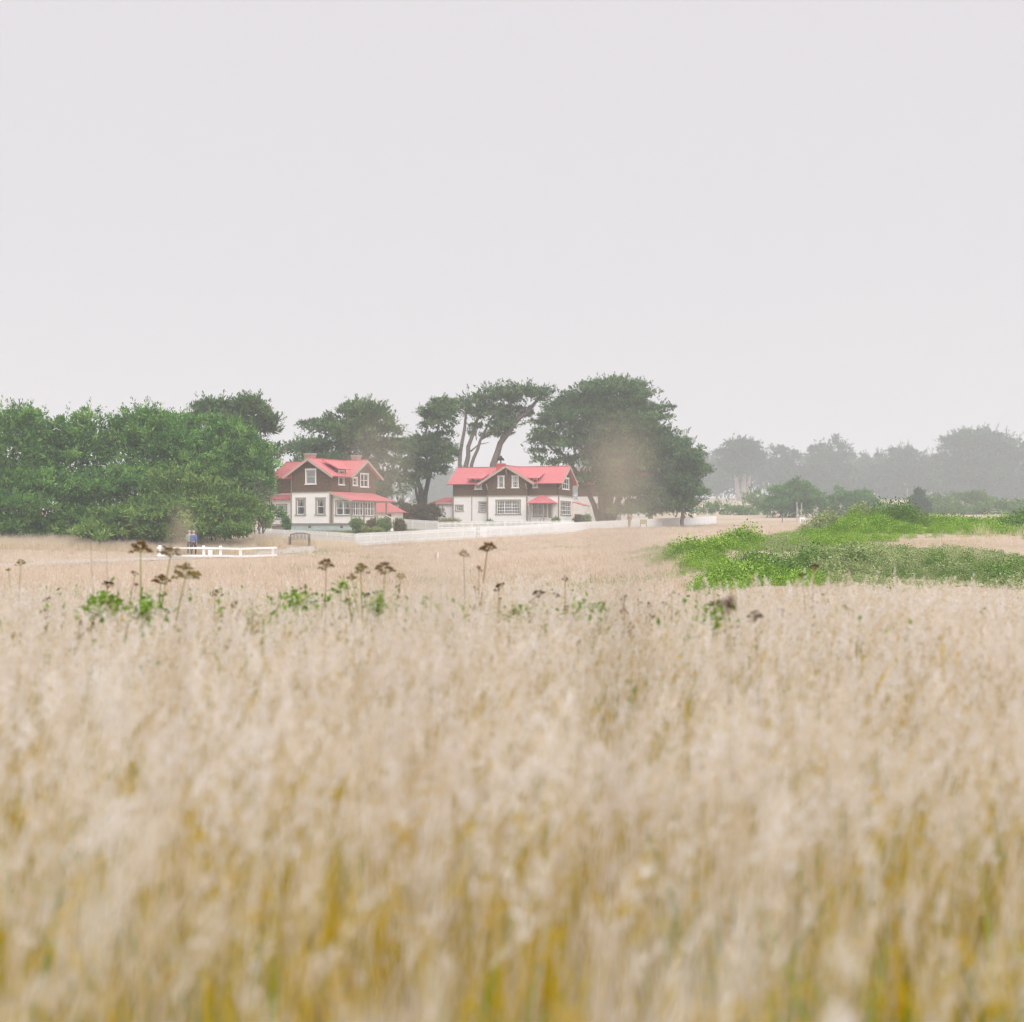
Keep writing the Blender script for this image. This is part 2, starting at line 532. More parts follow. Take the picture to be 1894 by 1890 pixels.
def crown_quads(lobes, n_pads, per_pad, padr, leaf, seed, flat=0.45, up=0.45, fill=0.15, low=-0.45, sub=14, subf=0.30, sprig=1.3, core=0.3):
    rng = np.random.RandomState(seed)
    C0 = np.array([tuple(l[0]) for l in lobes])
    R0 = np.array([l[1:4] for l in lobes])
    Cn, Rr = C0, R0
    if sub:      # break every lobe up into uneven bosses of foliage
        d = nrm(rng.normal(size=(len(C0), sub, 3)))
        d[..., 2] = np.where(d[..., 2] < low, -d[..., 2], d[..., 2])
        sr = R0.mean(1)[:, None] * rng.uniform(0.20, 0.48, (len(C0), sub))
        Cs = C0[:, None] + d * (R0[:, None] - 0.75 * sr[..., None] * np.array([1, 1, subf])) * rng.uniform(0.78, 1.26, (len(C0), sub, 1))
        Rs = sr[..., None] * np.array([1.15, 1.15, subf]) * np.ones((len(C0), sub, 3))
        Cn = np.vstack([C0, Cs.reshape(-1, 3)])
        Rr = np.vstack([R0 * 0.70, Rs.reshape(-1, 3)])
        nc = len(C0)
    w = Rr[:, 0] * Rr[:, 2] + Rr[:, 0] * Rr[:, 1]
    if sub: w[:nc] *= core
    w = w / w.sum()
    k = rng.choice(len(Cn), n_pads, p=w)
    d = nrm(rng.normal(size=(n_pads, 3)))
    d[:, 2] = np.where(d[:, 2] < low, -d[:, 2], d[:, 2])
    pc = Cn[k] + d * Rr[k] * np.where(rng.uniform(size=(n_pads, 1)) < 0.16, rng.uniform(1.0, 1.3, (n_pads, 1)), rng.uniform(0.72, 1.0, (n_pads, 1)))
    outw = nrm(d / Rr[k])
    pr = padr * rng.uniform(0.40, 1.15, n_pads)
    pt_tint = rng.uniform(0, 1, n_pads)
    n = n_pads * per_pad
    j = np.repeat(np.arange(n_pads), per_pad)
    off = nrm(rng.normal(size=(n, 3))) * rng.uniform(0.15, 1, (n, 1)) ** 0.6
    P = pc[j] + off * pr[j][:, None] * np.array([1, 1, flat])
    D = outw[j] * 0.35 + off * 0.6 + np.array([0, 0, up * 0.5]) + rng.normal(size=(n, 3)) * 0.55
    NN = outw[j] * 0.6 + off * 0.7 + np.array([0, 0, 0.8]) + rng.normal(size=(n, 3)) * 0.3
    L = leaf * rng.uniform(0.6, 1.5, n)
    T = np.clip(0.55 * pt_tint[j] + 0.45 * rng.uniform(0, 1, n), 0, 1)
    ns = int(n_pads * sprig)
    if ns:       # upturned sprays that break the outline
        k = rng.choice(len(Cn), ns, p=w)
        d = nrm(rng.normal(size=(ns, 3)))
        d[:, 2] = np.where(d[:, 2] < max(low, -0.3), -d[:, 2], d[:, 2])
        b0 = Cn[k] + d * Rr[k] * 0.92
        ax = nrm(nrm(d / Rr[k] ** 0.5) * np.array([1, 1, 0.55]) * 0.9 + np.array([0.10, 0, 0.30]) + rng.normal(size=(ns, 3)) * 0.3)
        ln = padr * rng.uniform(0.6, 1.9, ns)
        q = 22
        j2 = np.repeat(np.arange(ns), q)
        t = rng.uniform(0, 1, ns * q)
        Ps = b0[j2] + ax[j2] * (ln[j2] * t)[:, None] + rng.normal(size=(ns * q, 3)) * (leaf * 0.45 * (1.1 - t))[:, None]
        Ds = ax[j2] + rng.normal(size=(ns * q, 3)) * 0.45
        P, D = np.vstack([P, Ps]), np.vstack([D, Ds])
        NN = np.vstack([NN, np.array([0, 0, 1.0]) + d[j2] * 0.5 + rng.normal(size=(ns * q, 3)) * 0.4])
        L = np.concatenate([L, leaf * rng.uniform(0.6, 1.2, ns * q) * (1.2 - 0.5 * t)])
        T = np.concatenate([T, np.clip(rng.uniform(0, 1, ns)[j2] * 0.6 + rng.uniform(0, 0.4, ns * q), 0, 1)])
    m = int(n * fill)
    if m:
        w0 = R0.prod(1) / R0.prod(1).sum()
        kk = rng.choice(len(C0), m, p=w0)
        dd = nrm(rng.normal(size=(m, 3)))
        P2 = C0[kk] + dd * R0[kk] * (rng.uniform(0.05, 0.8, (m, 1)) ** 0.5)
        D2 = dd + rng.normal(size=(m, 3)) * 0.5 + np.array([0, 0, 0.3])
        P, D = np.vstack([P, P2]), np.vstack([D, D2])
        NN = np.vstack([NN, rng.normal(size=(m, 3))])
        L = np.concatenate([L, leaf * rng.uniform(1.2, 2.2, m)])
        T = np.concatenate([T, rng.uniform(0, 0.7, m)])
    return kites(P, D, L, L * rng.uniform(0.24, 0.46, len(L)), rng, NN), T

def wob(p0, p1, rng, n=5, amp=0.06):
    p0, p1 = Vector(p0), Vector(p1)
    L = (p1 - p0).length
    out = []
    for i in range(n + 1):
        t = i / n
        q = p0.lerp(p1, t)
        if 0 < i < n:
            q += Vector(rng.normal(size=3) * amp * L * math.sin(math.pi * t))
        out.append(q)
    return out

def tree(name, label, px, d, lobes, n_pads, per_pad, padr, leaf, mat, seed, group=None, bark='bark', trunks=None, trunk_r=0.35,
         base_py=None, cat='tree', flat=0.45, up=0.45, fill=0.15, low=-0.45, limbs=True, core=0.3, sub=14):
    bx = (px - CX) / FPX * d
    base = Vector((bx, d, gz1(bx, d)))
    root = empty(name, base)
    tag(root, label, cat, group)
    lb = lobe_px(lobes, d)
    V, T = crown_quads(lb, n_pads, per_pad, padr, leaf, seed, flat, up, fill, low, core=core, sub=sub)
    V = V - np.array(tuple(base))
    link(bpy.data.objects.new('crown', quad_mesh('crown', V, mat, T)), root)
    rng = np.random.RandomState(seed + 100)
    mb = MB()
    if trunks:
        for tr in trunks:
            pts = [pt(a, b, d + (c[0] if c else 0)) - base for a, b, *c in tr[0]]
            r0 = tr[1]
            n = len(pts)
            if pts[0].z > -0.2 and tr[0][0][1] > 900:
                pts[0].z = -0.2
            fine = []
            for i in range(n - 1):
                seg = wob(pts[i], pts[i + 1], rng, 3, 0.03)
                fine += seg[:-1] if i < n - 2 else seg
            m = len(fine)
            mb.tube(fine, [r0 * (1 - 0.72 * i / (m - 1)) for i in range(m)], 7)
    else:
        cz = sum((l[0].z for l in lb)) / len(lb)
        cxm = sum((l[0].x for l in lb)) / len(lb)
        top = Vector((cxm, sum(l[0].y for l in lb) / len(lb), cz)) - base
        main = wob((0, 0, -0.3), top, rng, 6, 0.03)
        mb.tube(main, [trunk_r * (1 - 0.6 * i / 6) for i in range(7)], 8)
        if limbs:
            for l in lb:
                st = main[2 + rng.randint(0, 3)]
                mb.tube(wob(st, l[0] - base, rng, 4, 0.05), [trunk_r * 0.45 * (1 - 0.7 * i / 4) for i in range(5)], 6)
    mb.build('trunk', M[bark], root, smooth=True)
    return root

# --- left grove (dense, foliage to the ground), d ~ 108-125
GR = 'dense green trees of the left grove'
G = M['leaf_grove']
tree('cypress_tree', 'dense green tree filling the left edge, nearest the picture border', -30, 116,
     [(-40, 850, 95, 85), (20, 840, 70, 75, -2), (-20, 930, 110, 70, -3), (40, 800, 45, 45, 1), (-30, 965, 60, 32, -4), (40, 968, 55, 30, -4)], 420, 80, 0.8, 0.28, G, 11, GR, 'bark_dark', low=-0.95)
tree('cypress_tree', 'dense green tree second from the left edge of the grove', 140, 118,
     [(130, 860, 85, 85), (165, 815, 65, 52, 1), (100, 930, 90, 66, -3), (175, 925, 80, 70, -2), (95, 815, 40, 40), (110, 970, 60, 28, -4), (185, 970, 60, 28, -4)], 460, 80, 0.8, 0.28, G, 12, GR, 'bark_dark', low=-0.95)
tree('cypress_tree', 'tall broad green tree in the middle of the left grove', 290, 119,
     [(270, 860, 95, 85), (310, 825, 90, 68, 1), (240, 800, 45, 40, 2), (260, 930, 90, 66, -3), (340, 890, 90, 90, -1), (255, 970, 60, 28, -4)], 520, 80, 0.8, 0.28, G, 13, GR, 'bark_dark', low=-0.95)
tree('cypress_tree', 'green tree at the right end of the grove, branches reaching over the left house', 420, 121,
     [(400, 860, 85, 78), (445, 850, 62, 62, 1), (470, 880, 42, 55, 0), (420, 930, 80, 66, -2), (485, 905, 22, 30, 1), (380, 815, 55, 40, 1)], 460, 80, 0.75, 0.28, G, 14, GR, 'bark_dark', low=-0.8)
tree('cypress_tree', 'low spreading yellowish green cypress in front of the left grove, behind the walkers', 330, 111,
     [(330, 920, 62, 50), (270, 955, 66, 40, -1), (385, 930, 55, 50), (400, 960, 60, 34, -1), (215, 972, 60, 26, -1.5), (325, 965, 80, 36, -2), (430, 950, 42, 40, 1), (400, 982, 60, 14, -2), (300, 984, 70, 14, -2), (200, 984, 70, 12, -2)], 480, 80, 0.6, 0.26,
     ramp_mat('low_cypress_foliage', [(0.055, 0.130, 0.030), (0.110, 0.225, 0.048), (0.210, 0.330, 0.076), (0.36, 0.47, 0.13)], 0.0, trans=0.15), 15, GR, 'bark_dark', low=-0.6)
# bare grey twigs hanging at the grove's right end
rt = empty('dead_branch', pt(482, 985, 119))
tag(rt, 'tangle of bare grey twigs at the right foot of the grove beside the house', 'dead branches')
rng = np.random.RandomState(31)
n = 1500
base = np.array(tuple(pt(468, 925, 119)))
P = base + rng.normal(size=(n, 3)) * np.array([0.75, 0.7, 0.85])
P[:, 2] = np.maximum(P[:, 2], gz(P[:, 0], P[:, 1]))
link(bpy.data.objects.new('twigs', quad_mesh('twigs', kites(P - np.array(tuple(rt.location)), rng.normal(size=(n, 3)) + np.array([0.5, 0, -0.5]), rng.uniform(0.4, 0.9, n), rng.uniform(0.015, 0.04, n), rng), M['twig'], rng.uniform(0, 1, n))), rt)
mb = MB()
for k in range(7):
    mb.tube(wob((rng.uniform(-0.5, 0.2), rng.uniform(-0.4, 0.4), -0.1), (rng.uniform(-1.2, 0.9), rng.uniform(-0.5, 0.5), rng.uniform(2.0, 3.6)), rng, 5, 0.08), [0.05 - 0.007 * i for i in range(6)], 5)
mb.build('branch', M['bark'], rt)

def tiers(outline, n, seed, half=(22, 50), th=(6, 11), depth=7.0):
    """flat boughs filling an outline [(py, x_left, x_right), ...]: the storeys of a wind-trained cypress"""
    rng = np.random.RandomState(seed)
    ys = [o[0] for o in outline]
    wt = np.array([o[2] - o[1] for o in outline], float)
    out = []
    for k in range(n):
        # sample rows in proportion to their width
        py = np.interp(rng.uniform(0, 1), np.concatenate([[0], np.cumsum((wt[1:] + wt[:-1]) / 2 * np.diff(ys)) / np.sum((wt[1:] + wt[:-1]) / 2 * np.diff(ys))]), ys)
        xl, xr = np.interp(py, ys, [o[1] for o in outline]), np.interp(py, ys, [o[2] for o in outline])
        h = min(rng.uniform(*half), (xr - xl) * 0.45)
        px = rng.uniform(xl + h * 0.6, xr - h * 0.6) if xr - xl > 1.3 * h else (xl + xr) / 2
        out.append((px, py, h, rng.uniform(*th), rng.uniform(-1, 1) * depth * (0.4 + 0.6 * math.sqrt(max(0.0, 1 - ((px - (xl + xr) / 2) / max(1, (xr - xl) / 2)) ** 2))), 0.8))
    return out

Y = M['leaf_cyp']
tree('cypress_tree', 'flat topped dark cypress rising behind the left grove', 440, 152,
     tiers([(742, 415, 465), (755, 365, 500), (775, 352, 520), (800, 370, 520), (850, 380, 505)], 40, 21, (16, 34), (5, 9), 4), 420, 60, 0.75, 0.40, Y, 21, None, flat=0.32, sub=0, fill=0.05, limbs=False)
tree('cypress_tree', 'rounded umbrella cypress standing directly behind the left house', 640, 178,
     tiers([(757, 625, 700), (772, 585, 742), (795, 552, 752), (825, 532, 750), (860, 545, 752), (900, 620, 758), (945, 630, 745)], 80, 22, (20, 42), (6, 10), 6),
     640, 62, 0.9, 0.42, Y, 22, None, flat=0.34, sub=0, fill=0.08, limbs=False)
tree('cypress_tree', 'slender cypress with forked leaning trunk between the two houses', 782, 186,
     tiers([(744, 798, 832), (760, 768, 838), (790, 760, 846), (830, 746, 842), (862, 744, 846), (886, 750, 806)], 40, 23, (12, 26), (4, 7), 3.5),
     330, 55, 0.7, 0.38, Y, 23, None, 'bark_dark', trunks=[([(788, 965), (778, 905), (770, 870), (775, 830), (790, 790)], 0.42), ([(790, 965), (786, 915), (797, 870), (805, 820), (812, 780)], 0.40), ([(786, 965), (768, 900), (752, 870)], 0.25)], flat=0.3, fill=0.03, sub=0)
tree('cypress_tree', 'tall cypress with bare fanning trunks and a thin flat canopy behind the right house roof', 865, 196,
     [(880, 748, 34, 17), (920, 738, 42, 18, 1), (965, 733, 44, 16), (1000, 730, 24, 10, -1), (905, 765, 40, 12, 1), (950, 765, 34, 10, 2), (862, 765, 18, 18), (925, 800, 26, 9, 1), (880, 800, 10, 20, 0), (935, 785, 30, 7, 0)],
     190, 60, 0.95, 0.42, Y, 24, None, 'bark', trunks=[
         ([(848, 965), (850, 860), (858, 800), (862, 765), (868, 745)], 0.34), ([(856, 965), (862, 860), (872, 810), (890, 765), (905, 740)], 0.40),
         ([(862, 965), (872, 860), (888, 815), (905, 780), (925, 745)], 0.30), ([(905, 965), (912, 860), (925, 820), (950, 785), (985, 750), (1000, 735)], 0.55),
         ([(925, 820), (935, 795), (932, 760), (945, 740)], 0.22), ([(890, 812), (910, 800), (930, 795)], 0.16), ([(870, 835), (885, 822), (905, 818)], 0.12), ([(950, 785), (958, 765), (975, 745)], 0.16)], flat=0.28, fill=0.02, sub=0)
tree('cypress_tree', 'huge spreading cypress with the highest crown, right of the houses', 1150, 199,
     tiers([(710, 1085, 1170), (728, 1040, 1200), (752, 1015, 1228), (785, 1002, 1256), (820, 978, 1278), (850, 965, 1296), (880, 1045, 1306), (912, 1110, 1300), (948, 1135, 1280)], 190, 25, (22, 52), (7, 12), 8),
     1550, 60, 0.95, 0.42, Y, 25, None, 'bark', trunks=[
         ([(1118, 965), (1112, 915), (1100, 870), (1085, 800), (1075, 750)], 0.62), ([(1124, 965), (1130, 900), (1145, 830), (1150, 770)], 0.66), ([(1130, 965), (1150, 905), (1190, 850), (1215, 800)], 0.55),
         ([(1112, 965), (1090, 915), (1050, 850), (1010, 820)], 0.42), ([(1126, 965), (1112, 870), (1122, 800), (1140, 745)], 0.4)], flat=0.34, fill=0.07, sub=0)
tree('cypress_tree', 'lower layered cypress against the right flank of the huge one, beside the flagpole', 1262, 192,
     tiers([(815, 1262, 1276), (840, 1252, 1292), (860, 1246, 1308), (890, 1222, 1306), (915, 1205, 1296), (948, 1195, 1262)], 46, 26, (10, 26), (4, 7), 3.5), 380, 60, 0.7, 0.38, Y, 26, None, flat=0.3, trunk_r=0.28, sub=0, fill=0.05, limbs=False)
# tall conifers and shrubs seen in the gap between the houses
for k, (px, top, w) in enumerate(((775, 905, 16), (800, 880, 15), (818, 868, 14), (838, 873, 16), (855, 868, 14))):
    d = 690 + 14 * k
    by = 955
    L = [(px, by - (by - top) * t, w * (1.05 - t) + 2, (by - top) * 0.11) for t in (0.1, 0.28, 0.46, 0.64, 0.8, 0.93)]
    tree('conifer_tree', ['misty pointed conifer lowest on the left in the gap between the houses', 'misty pointed conifer second from left in the gap between the houses',
                          'misty pointed conifer in the middle of the gap between the houses', 'misty pointed conifer fourth in the gap between the houses',
                          'misty pointed conifer nearest the right house roof in the gap'][k], px, d, L, 90, 40, 1.9, 1.2, M['leaf_far'], 40 + k, 'misty conifers between the houses', limbs=False, trunk_r=0.4)
# far hazy trees on the right
F = M['leaf_far']
FG = 'hazy trees on the far right rise'
tree('cypress_tree', 'hazy umbrella tree with three pale bare trunks on the far right rise', 1374, 596,
     tiers([(820, 1352, 1400), (835, 1332, 1412), (855, 1330, 1412), (874, 1336, 1408)], 34, 51, (9, 24), (3, 6), 9), 200, 50, 2.2, 1.15, F, 51, FG, 'bark_pale',
     trunks=[([(1368, 919), (1362, 885), (1352, 855)], 1.15), ([(1373, 919), (1377, 880), (1376, 850)], 1.2), ([(1379, 919), (1386, 880), (1396, 850)], 1.1)], flat=0.35, sub=0, limbs=False)
tree('cypress_tree', 'hazy slim tree with a small ragged crown right of the pale trunked one', 1447, 640,
     tiers([(823, 1438, 1466), (838, 1422, 1476), (860, 1430, 1472), (925, 1425, 1470)], 30, 52, (9, 24), (3, 6), 9), 150, 50, 2.0, 1.15, F, 52, FG, flat=0.35, sub=0, limbs=False)
tree('cypress_tree', 'hazy broad ragged tree, tallest left of the far right clump', 1535, 630,
     tiers([(810, 1530, 1545), (825, 1510, 1562), (845, 1490, 1574), (870, 1488, 1590), (925, 1480, 1604)], 60, 53, (9, 24), (3, 6), 9), 230, 50, 2.4, 1.2, F, 53, FG, flat=0.4, sub=0, limbs=False)
tree('cypress_tree', 'hazy flat topped tree between the ragged tree and the big right dome', 1670, 640,
     tiers([(829, 1650, 1706), (845, 1622, 1714), (870, 1618, 1722), (925, 1600, 1732)], 60, 54, (9, 24), (3, 6), 9), 230, 50, 2.4, 1.2, F, 54, FG, flat=0.4, sub=0, limbs=False)
tree('cypress_tree', 'big hazy dome shaped tree at the far right edge', 1810, 620,
     tiers([(802, 1772, 1850), (815, 1745, 1890), (840, 1735, 1930), (880, 1720, 1950), (925, 1710, 1960)], 190, 55, (14, 34), (5, 9), 9), 640, 50, 2.7, 1.2, F, 55, FG, flat=0.4, sub=0, limbs=False)
tree('conifer_tree', 'small hazy pointed conifer between the ragged tree and the flat topped one', 1597, 690,
     [(1597, 850, 4, 10), (1597, 866, 9, 10), (1597, 885, 14, 14), (1597, 905, 18, 16)], 80, 40, 1.9, 1.1, F, 56, FG, limbs=False)
tree('conifer_tree', 'faint pointed conifer just right of the layered cypress', 1325, 700,
     [(1325, 848, 4, 10), (1325, 864, 9, 10), (1325, 885, 14, 14), (1325, 905, 18, 16)], 80, 40, 1.9, 1.1, F, 57, FG, limbs=False)

def stuff_leaves(name, label, lobes, n_pads, per_pad, padr, leaf, mat, seed, **kw):
    V, T = crown_quads(lobes, n_pads, per_pad, padr, leaf, seed, **kw)
    return tag(link(bpy.data.objects.new(name, quad_mesh(name, V, mat, T))), label, 'woodland', kind='stuff')
rng = np.random.RandomState(77)
L = []
for px in range(1290, 1960, 20):
    L.append((px, rng.uniform(885, 905), rng.uniform(26, 40), rng.uniform(22, 36), rng.uniform(0, 30)))
for px in range(1300, 1960, 28):
    L.append((px, rng.uniform(862, 880), rng.uniform(18, 30), rng.uniform(16, 26), rng.uniform(40, 90)))
for px in range(1060, 1330, 30):
    L.append((px, rng.uniform(880, 905), rng.uniform(22, 34), rng.uniform(20, 32), rng.uniform(20, 60)))
stuff_leaves('far_wood', 'hazy far woodland massed along the right horizon', lobe_px(L, 640), 1500, 40, 2.9, 1.3, F, 78, flat=0.5)
L = []
for px in range(420, 1100, 26):
    L.append((px, rng.uniform(905, 920), rng.uniform(22, 34), rng.uniform(22, 34), rng.uniform(0, 60)))
stuff_leaves('misty_wood', 'misty grey woodland far behind the houses', lobe_px(L, 760), 700, 34, 3.3, 1.5, F, 79, flat=0.5)

# cypress bushes in the field on the right
B = M['leaf_bush']
tree('cypress_bush', 'big rounded dark green cypress bush behind the two grey poles', 1468, 262,
     [(1468, 930, 46, 30), (1470, 912, 30, 20), (1435, 942, 28, 18), (1505, 940, 26, 20)], 240, 60, 0.75, 0.42, B, 61, 'cypress bushes in the field', cat='bush', low=-0.2, up=0.6, flat=0.6, limbs=False)
tree('cypress_bush', 'smaller spreading green cypress bush right of the rounded one', 1580, 264,
     [(1590, 935, 28, 24), (1555, 934, 24, 26), (1612, 945, 26, 14), (1540, 946, 22, 14)], 200, 60, 0.75, 0.42, B, 62, 'cypress bushes in the field', cat='bush', low=-0.2, up=0.6, flat=0.6, limbs=False)
tree('conifer_tree', 'small dark bluish conifer beyond the green bank', 1700, 285,
     [(1700, 945, 20, 12), (1699, 932, 15, 12), (1697, 919, 9, 10)], 110, 50, 0.8, 0.45, F, 63, None, limbs=False, low=-0.2)
rng = np.random.RandomState(81)
L = [(1305, 945, 20, 12), (1335, 938, 16, 9), (1395, 930, 26, 20, 20), (1415, 940, 22, 16, 10), (1360, 950, 34, 9), (1640, 945, 22, 10), (1740, 935, 44, 14, 30), (1790, 925, 44, 12, 40), (1850, 945, 50, 14), (1760, 950, 50, 9), (1660, 950, 30, 8), (1700, 930, 22, 12, 40),
     (1890, 940, 30, 14, 20)]
V, T = crown_quads(lobe_px(L, 290), 420, 40, 0.9, 0.5, 82, flat=0.5)
tag(link(bpy.data.objects.new('low_scrub', quad_mesh('low_scrub', V, M['scrub_deep'], T))), 'low hazy scrub on the slope below the far right trees', 'scrub', kind='stuff')

# ------------------------------------------------------------------ buildings
def panel(root, name, mat, outer, holes, o, u, n, th=0.14):
    """wall panel: outline and window holes in (u, z) metres, solid with thickness th behind the face"""
    o, u, n = Vector(o), Vector(u), Vector(n)
    loops = [[Vector((a, b, 0)) for a, b in outer]] + [[Vector((h[0], h[2], 0)), Vector((h[1], h[2], 0)), Vector((h[1], h[3], 0)), Vector((h[0], h[3], 0))] for h in holes]
    tris = tessellate_polygon(loops)
    flat = [p for l in loops for p in l]
    w = lambda p, k: tuple(o + u * p.x + Vector((0, 0, p.y)) - n * k)
    mb = MB()
    N = len(flat)
    mb.v = [w(p, 0) for p in flat] + [w(p, th) for p in flat]
    for t in tris:
        mb.f.append(tuple(t))
        mb.f.append(tuple(i + N for i in reversed(t)))
    i = 0
    for l in loops:
        m = len(l)
        for k in range(m):
            k2 = (k + 1) % m
            mb.f.append((i + k, i + k2, i + k2 + N, i + k + N))
        i += m
    me = mb.mesh(name, mat)
    import bmesh
    bm = bmesh.new(); bm.from_mesh(me)
    bmesh.ops.recalc_face_normals(bm, faces=bm.faces)
    bm.to_mesh(me); bm.free()
    return link(bpy.data.objects.new(name, me), root)

def window(root, o, u, n, h, mat, cw=0.12, bars=(1, 1), mullions=0, curtain='blind', rail=True, sash=None, gap=0.5):
    """window in hole h=(u0,u1,z0,z1): casing > pane, sash, glazing_bars, sill, curtain"""
    o, u, n = Vector(o), Vector(u), Vector(n)
    z = Vector((0, 0, 1))
    u0, u1, z0, z1 = h
    sash = sash or M['white']
    P = lambda a, b, k: o + u * a + z * b + n * k
    def bar(mb, a0, a1, b0, b1, k0, k1):
        mb.prism([P(a0, b0, k0), P(a1, b0, k0), P(a1, b1, k0), P(a0, b1, k0)], n * (k1 - k0))
    mb = MB()
    bar(mb, u0 - cw, u0, z0, z1, 0.003, 0.045)
    bar(mb, u1, u1 + cw, z0, z1, 0.003, 0.045)
    bar(mb, u0 - cw - 0.03, u1 + cw + 0.03, z1, z1 + cw, 0.003, 0.055)
    w = mb.build('window', mat, root)
    mb = MB()
    bar(mb, u0 - cw - 0.08, u1 + cw + 0.08, z0 - 0.10, z0, 0.003, 0.10)
    mb.build('sill', mat, w)
    s = 0.06
    mb = MB()
    bar(mb, u0 + 0.003, u0 + s, z0, z1, -0.07, -0.03); bar(mb, u1 - s, u1 - 0.003, z0, z1, -0.07, -0.03)
    bar(mb, u0 + s, u1 - s, z0, z0 + s, -0.07, -0.03); bar(mb, u0 + s, u1 - s, z1 - s, z1, -0.07, -0.03)
    if rail:
        zm = z0 + (z1 - z0) * 0.5
        bar(mb, u0 + s, u1 - s, zm - 0.03, zm + 0.03, -0.068, -0.028)
    ub = [u0]
    for k in range(mullions):
        c = u0 + (u1 - u0) * (k + 1) / (mullions + 1)
        bar(mb, c - 0.055, c + 0.055, z0 + s, z1 - s, -0.072, -0.02)
        ub.append(c)
    ub.append(u1)
    mb.build('sash', sash, w)
    if bars != (1, 1):
        mb = MB()
        for a, b in zip(ub, ub[1:]):
            for k in range(1, bars[0]):
                c = a + (b - a) * k / bars[0]
                bar(mb, c - 0.026, c + 0.026, z0 + s, z1 - s, -0.062, -0.036)
        for k in range(1, bars[1]):
            c = z0 + (z1 - z0) * k / bars[1]
            bar(mb, u0 + s, u1 - s, c - 0.026, c + 0.026, -0.060, -0.038)
        mb.build('glazing_bars', sash, w)
    for a, b in zip(ub, ub[1:]):
        mb = MB()
        bar(mb, a + 0.02, b - 0.02, z0 + 0.02, z1 - 0.02, -0.056, -0.050)
        mb.build('pane', M['glass'], w)
    if curtain:
        for a, b in zip(ub, ub[1:]):
            mb = MB()
            H, W = z1 - z0, b - a
            if curtain == 'blind':
                bar(mb, a, b, z0 + H * (0 if gap is None else gap * 0.0), z1, -0.13, -0.12)
            elif curtain == 'half':
                bar(mb, a, b, z0 + H * 0.5, z1, -0.13, -0.12)
            elif curtain in ('tied', 'tied_l', 'tied_r'):
                c = (a + b) / 2
                if curtain == 'tied_l': c = b - 0.02
                if curtain == 'tied_r': c = a + 0.02
                if curtain != 'tied_r':
                    mb.prism([P(a, z1, -0.13), P(c, z1 - H * 0.08, -0.13), P(a + (c - a) * 0.38, z0 + H * 0.38, -0.13), P(a + (c - a) * 0.5, z0, -0.13), P(a, z0, -0.13)], n * 0.012)
                if curtain != 'tied_l':
                    mb.prism([P(b, z1, -0.13), P(c, z1 - H * 0.08, -0.13), P(b - (b - c) * 0.38, z0 + H * 0.38, -0.13), P(b - (b - c) * 0.5, z0, -0.13), P(b, z0, -0.13)], n * 0.012)
            if mb.f:
                mb.build('curtain', M['curtain'], w)
    return w

def slab(mb, pts, th):
    pts = [Vector(p) for p in pts]
    nn = (pts[1] - pts[0]).cross(pts[3] - pts[0]).normalized()
    if nn.z < 0: nn = -nn
    mb.prism(pts, -nn * th)

def gable_roof(root, axis, c, hw, t0, t1, ze, zr, name='roof', mat=None, barge=(True, True), th=0.12, t1e=None, cut=None):
    """ridge along local 'b' (axis='b') at a=c, or along 'a' at b=c; eave half width hw; from t0 to t1"""
    f = (lambda s, t, z: (c + s, t, z)) if axis == 'b' else (lambda s, t, z: (t, c + s, z))
    mb = MB()
    te = t1 if t1e is None else t1e
    slab(mb, [f(0, t0, zr), f(0, t1, zr), f(hw, te, ze), f(hw, t0, ze)], th)
    if cut:      # the slope on the near side is cut back along the valleys of a cross gable
        g, hx = cut
        slab(mb, [f(0, t0, zr - 0.002), f(0, g, zr - 0.002), f(-hw, g - hx, ze), f(-hw, t0, ze)], th)
        slab(mb, [f(0, g, zr - 0.002), f(0, t1, zr - 0.002), f(-hw, t1, ze), f(-hw, g + hx, ze)], th)
    else:
        slab(mb, [f(0, t0, zr - 0.002), f(0, t1, zr - 0.002), f(-hw, te, ze), f(-hw, t0, ze)], th)
    r = mb.build(name, mat or M['roof'], root)
    mb = MB()
    mb.beam(f(0, t0, zr + 0.02), f(0, t1, zr + 0.02), 0.16, 0.06)
    mb.build('ridge_cap', mat or M['roof'], r)
    for on, t, dt in ((barge[0], t0, -0.03), (barge[1], t1, 0.03)):
        if not on: continue
        for s in (1, -1):
            mb = MB()
            mb.beam(f(0, t + dt, zr - 0.15), f(s * hw, t + dt, ze - 0.15), 0.05, 0.24)
            mb.build('bargeboard', M['barge'], root)
    return r

def board(root, name, mat, p0, p1, w, h):
    mb = MB(); mb.beam(p0, p1, w, h)
    return mb.build(name, mat, root)

def mbox(root, name, mat, *a):
    mb = MB(); mb.box(*a)
    return mb.build(name, mat, root)

FR, RT, LF, BK = Vector((0, -1, 0)), Vector((1, 0, 0)), Vector((-1, 0, 0)), Vector((0, 1, 0))

def chimney(root, mat, a, b, w, z0, z1, cap):
    mb = MB(); mb.box(a - w / 2, a + w / 2, b - w / 2, b + w / 2, z0, z1)
    ch = mb.build('chimney', mat, root)
    mb = MB(); mb.box(a - w / 2 - 0.06, a + w / 2 + 0.06, b - w / 2 - 0.06, b + w / 2 + 0.06, z1, z1 + 0.18)
    mb.build('chimney_cap', cap, ch)
    return ch

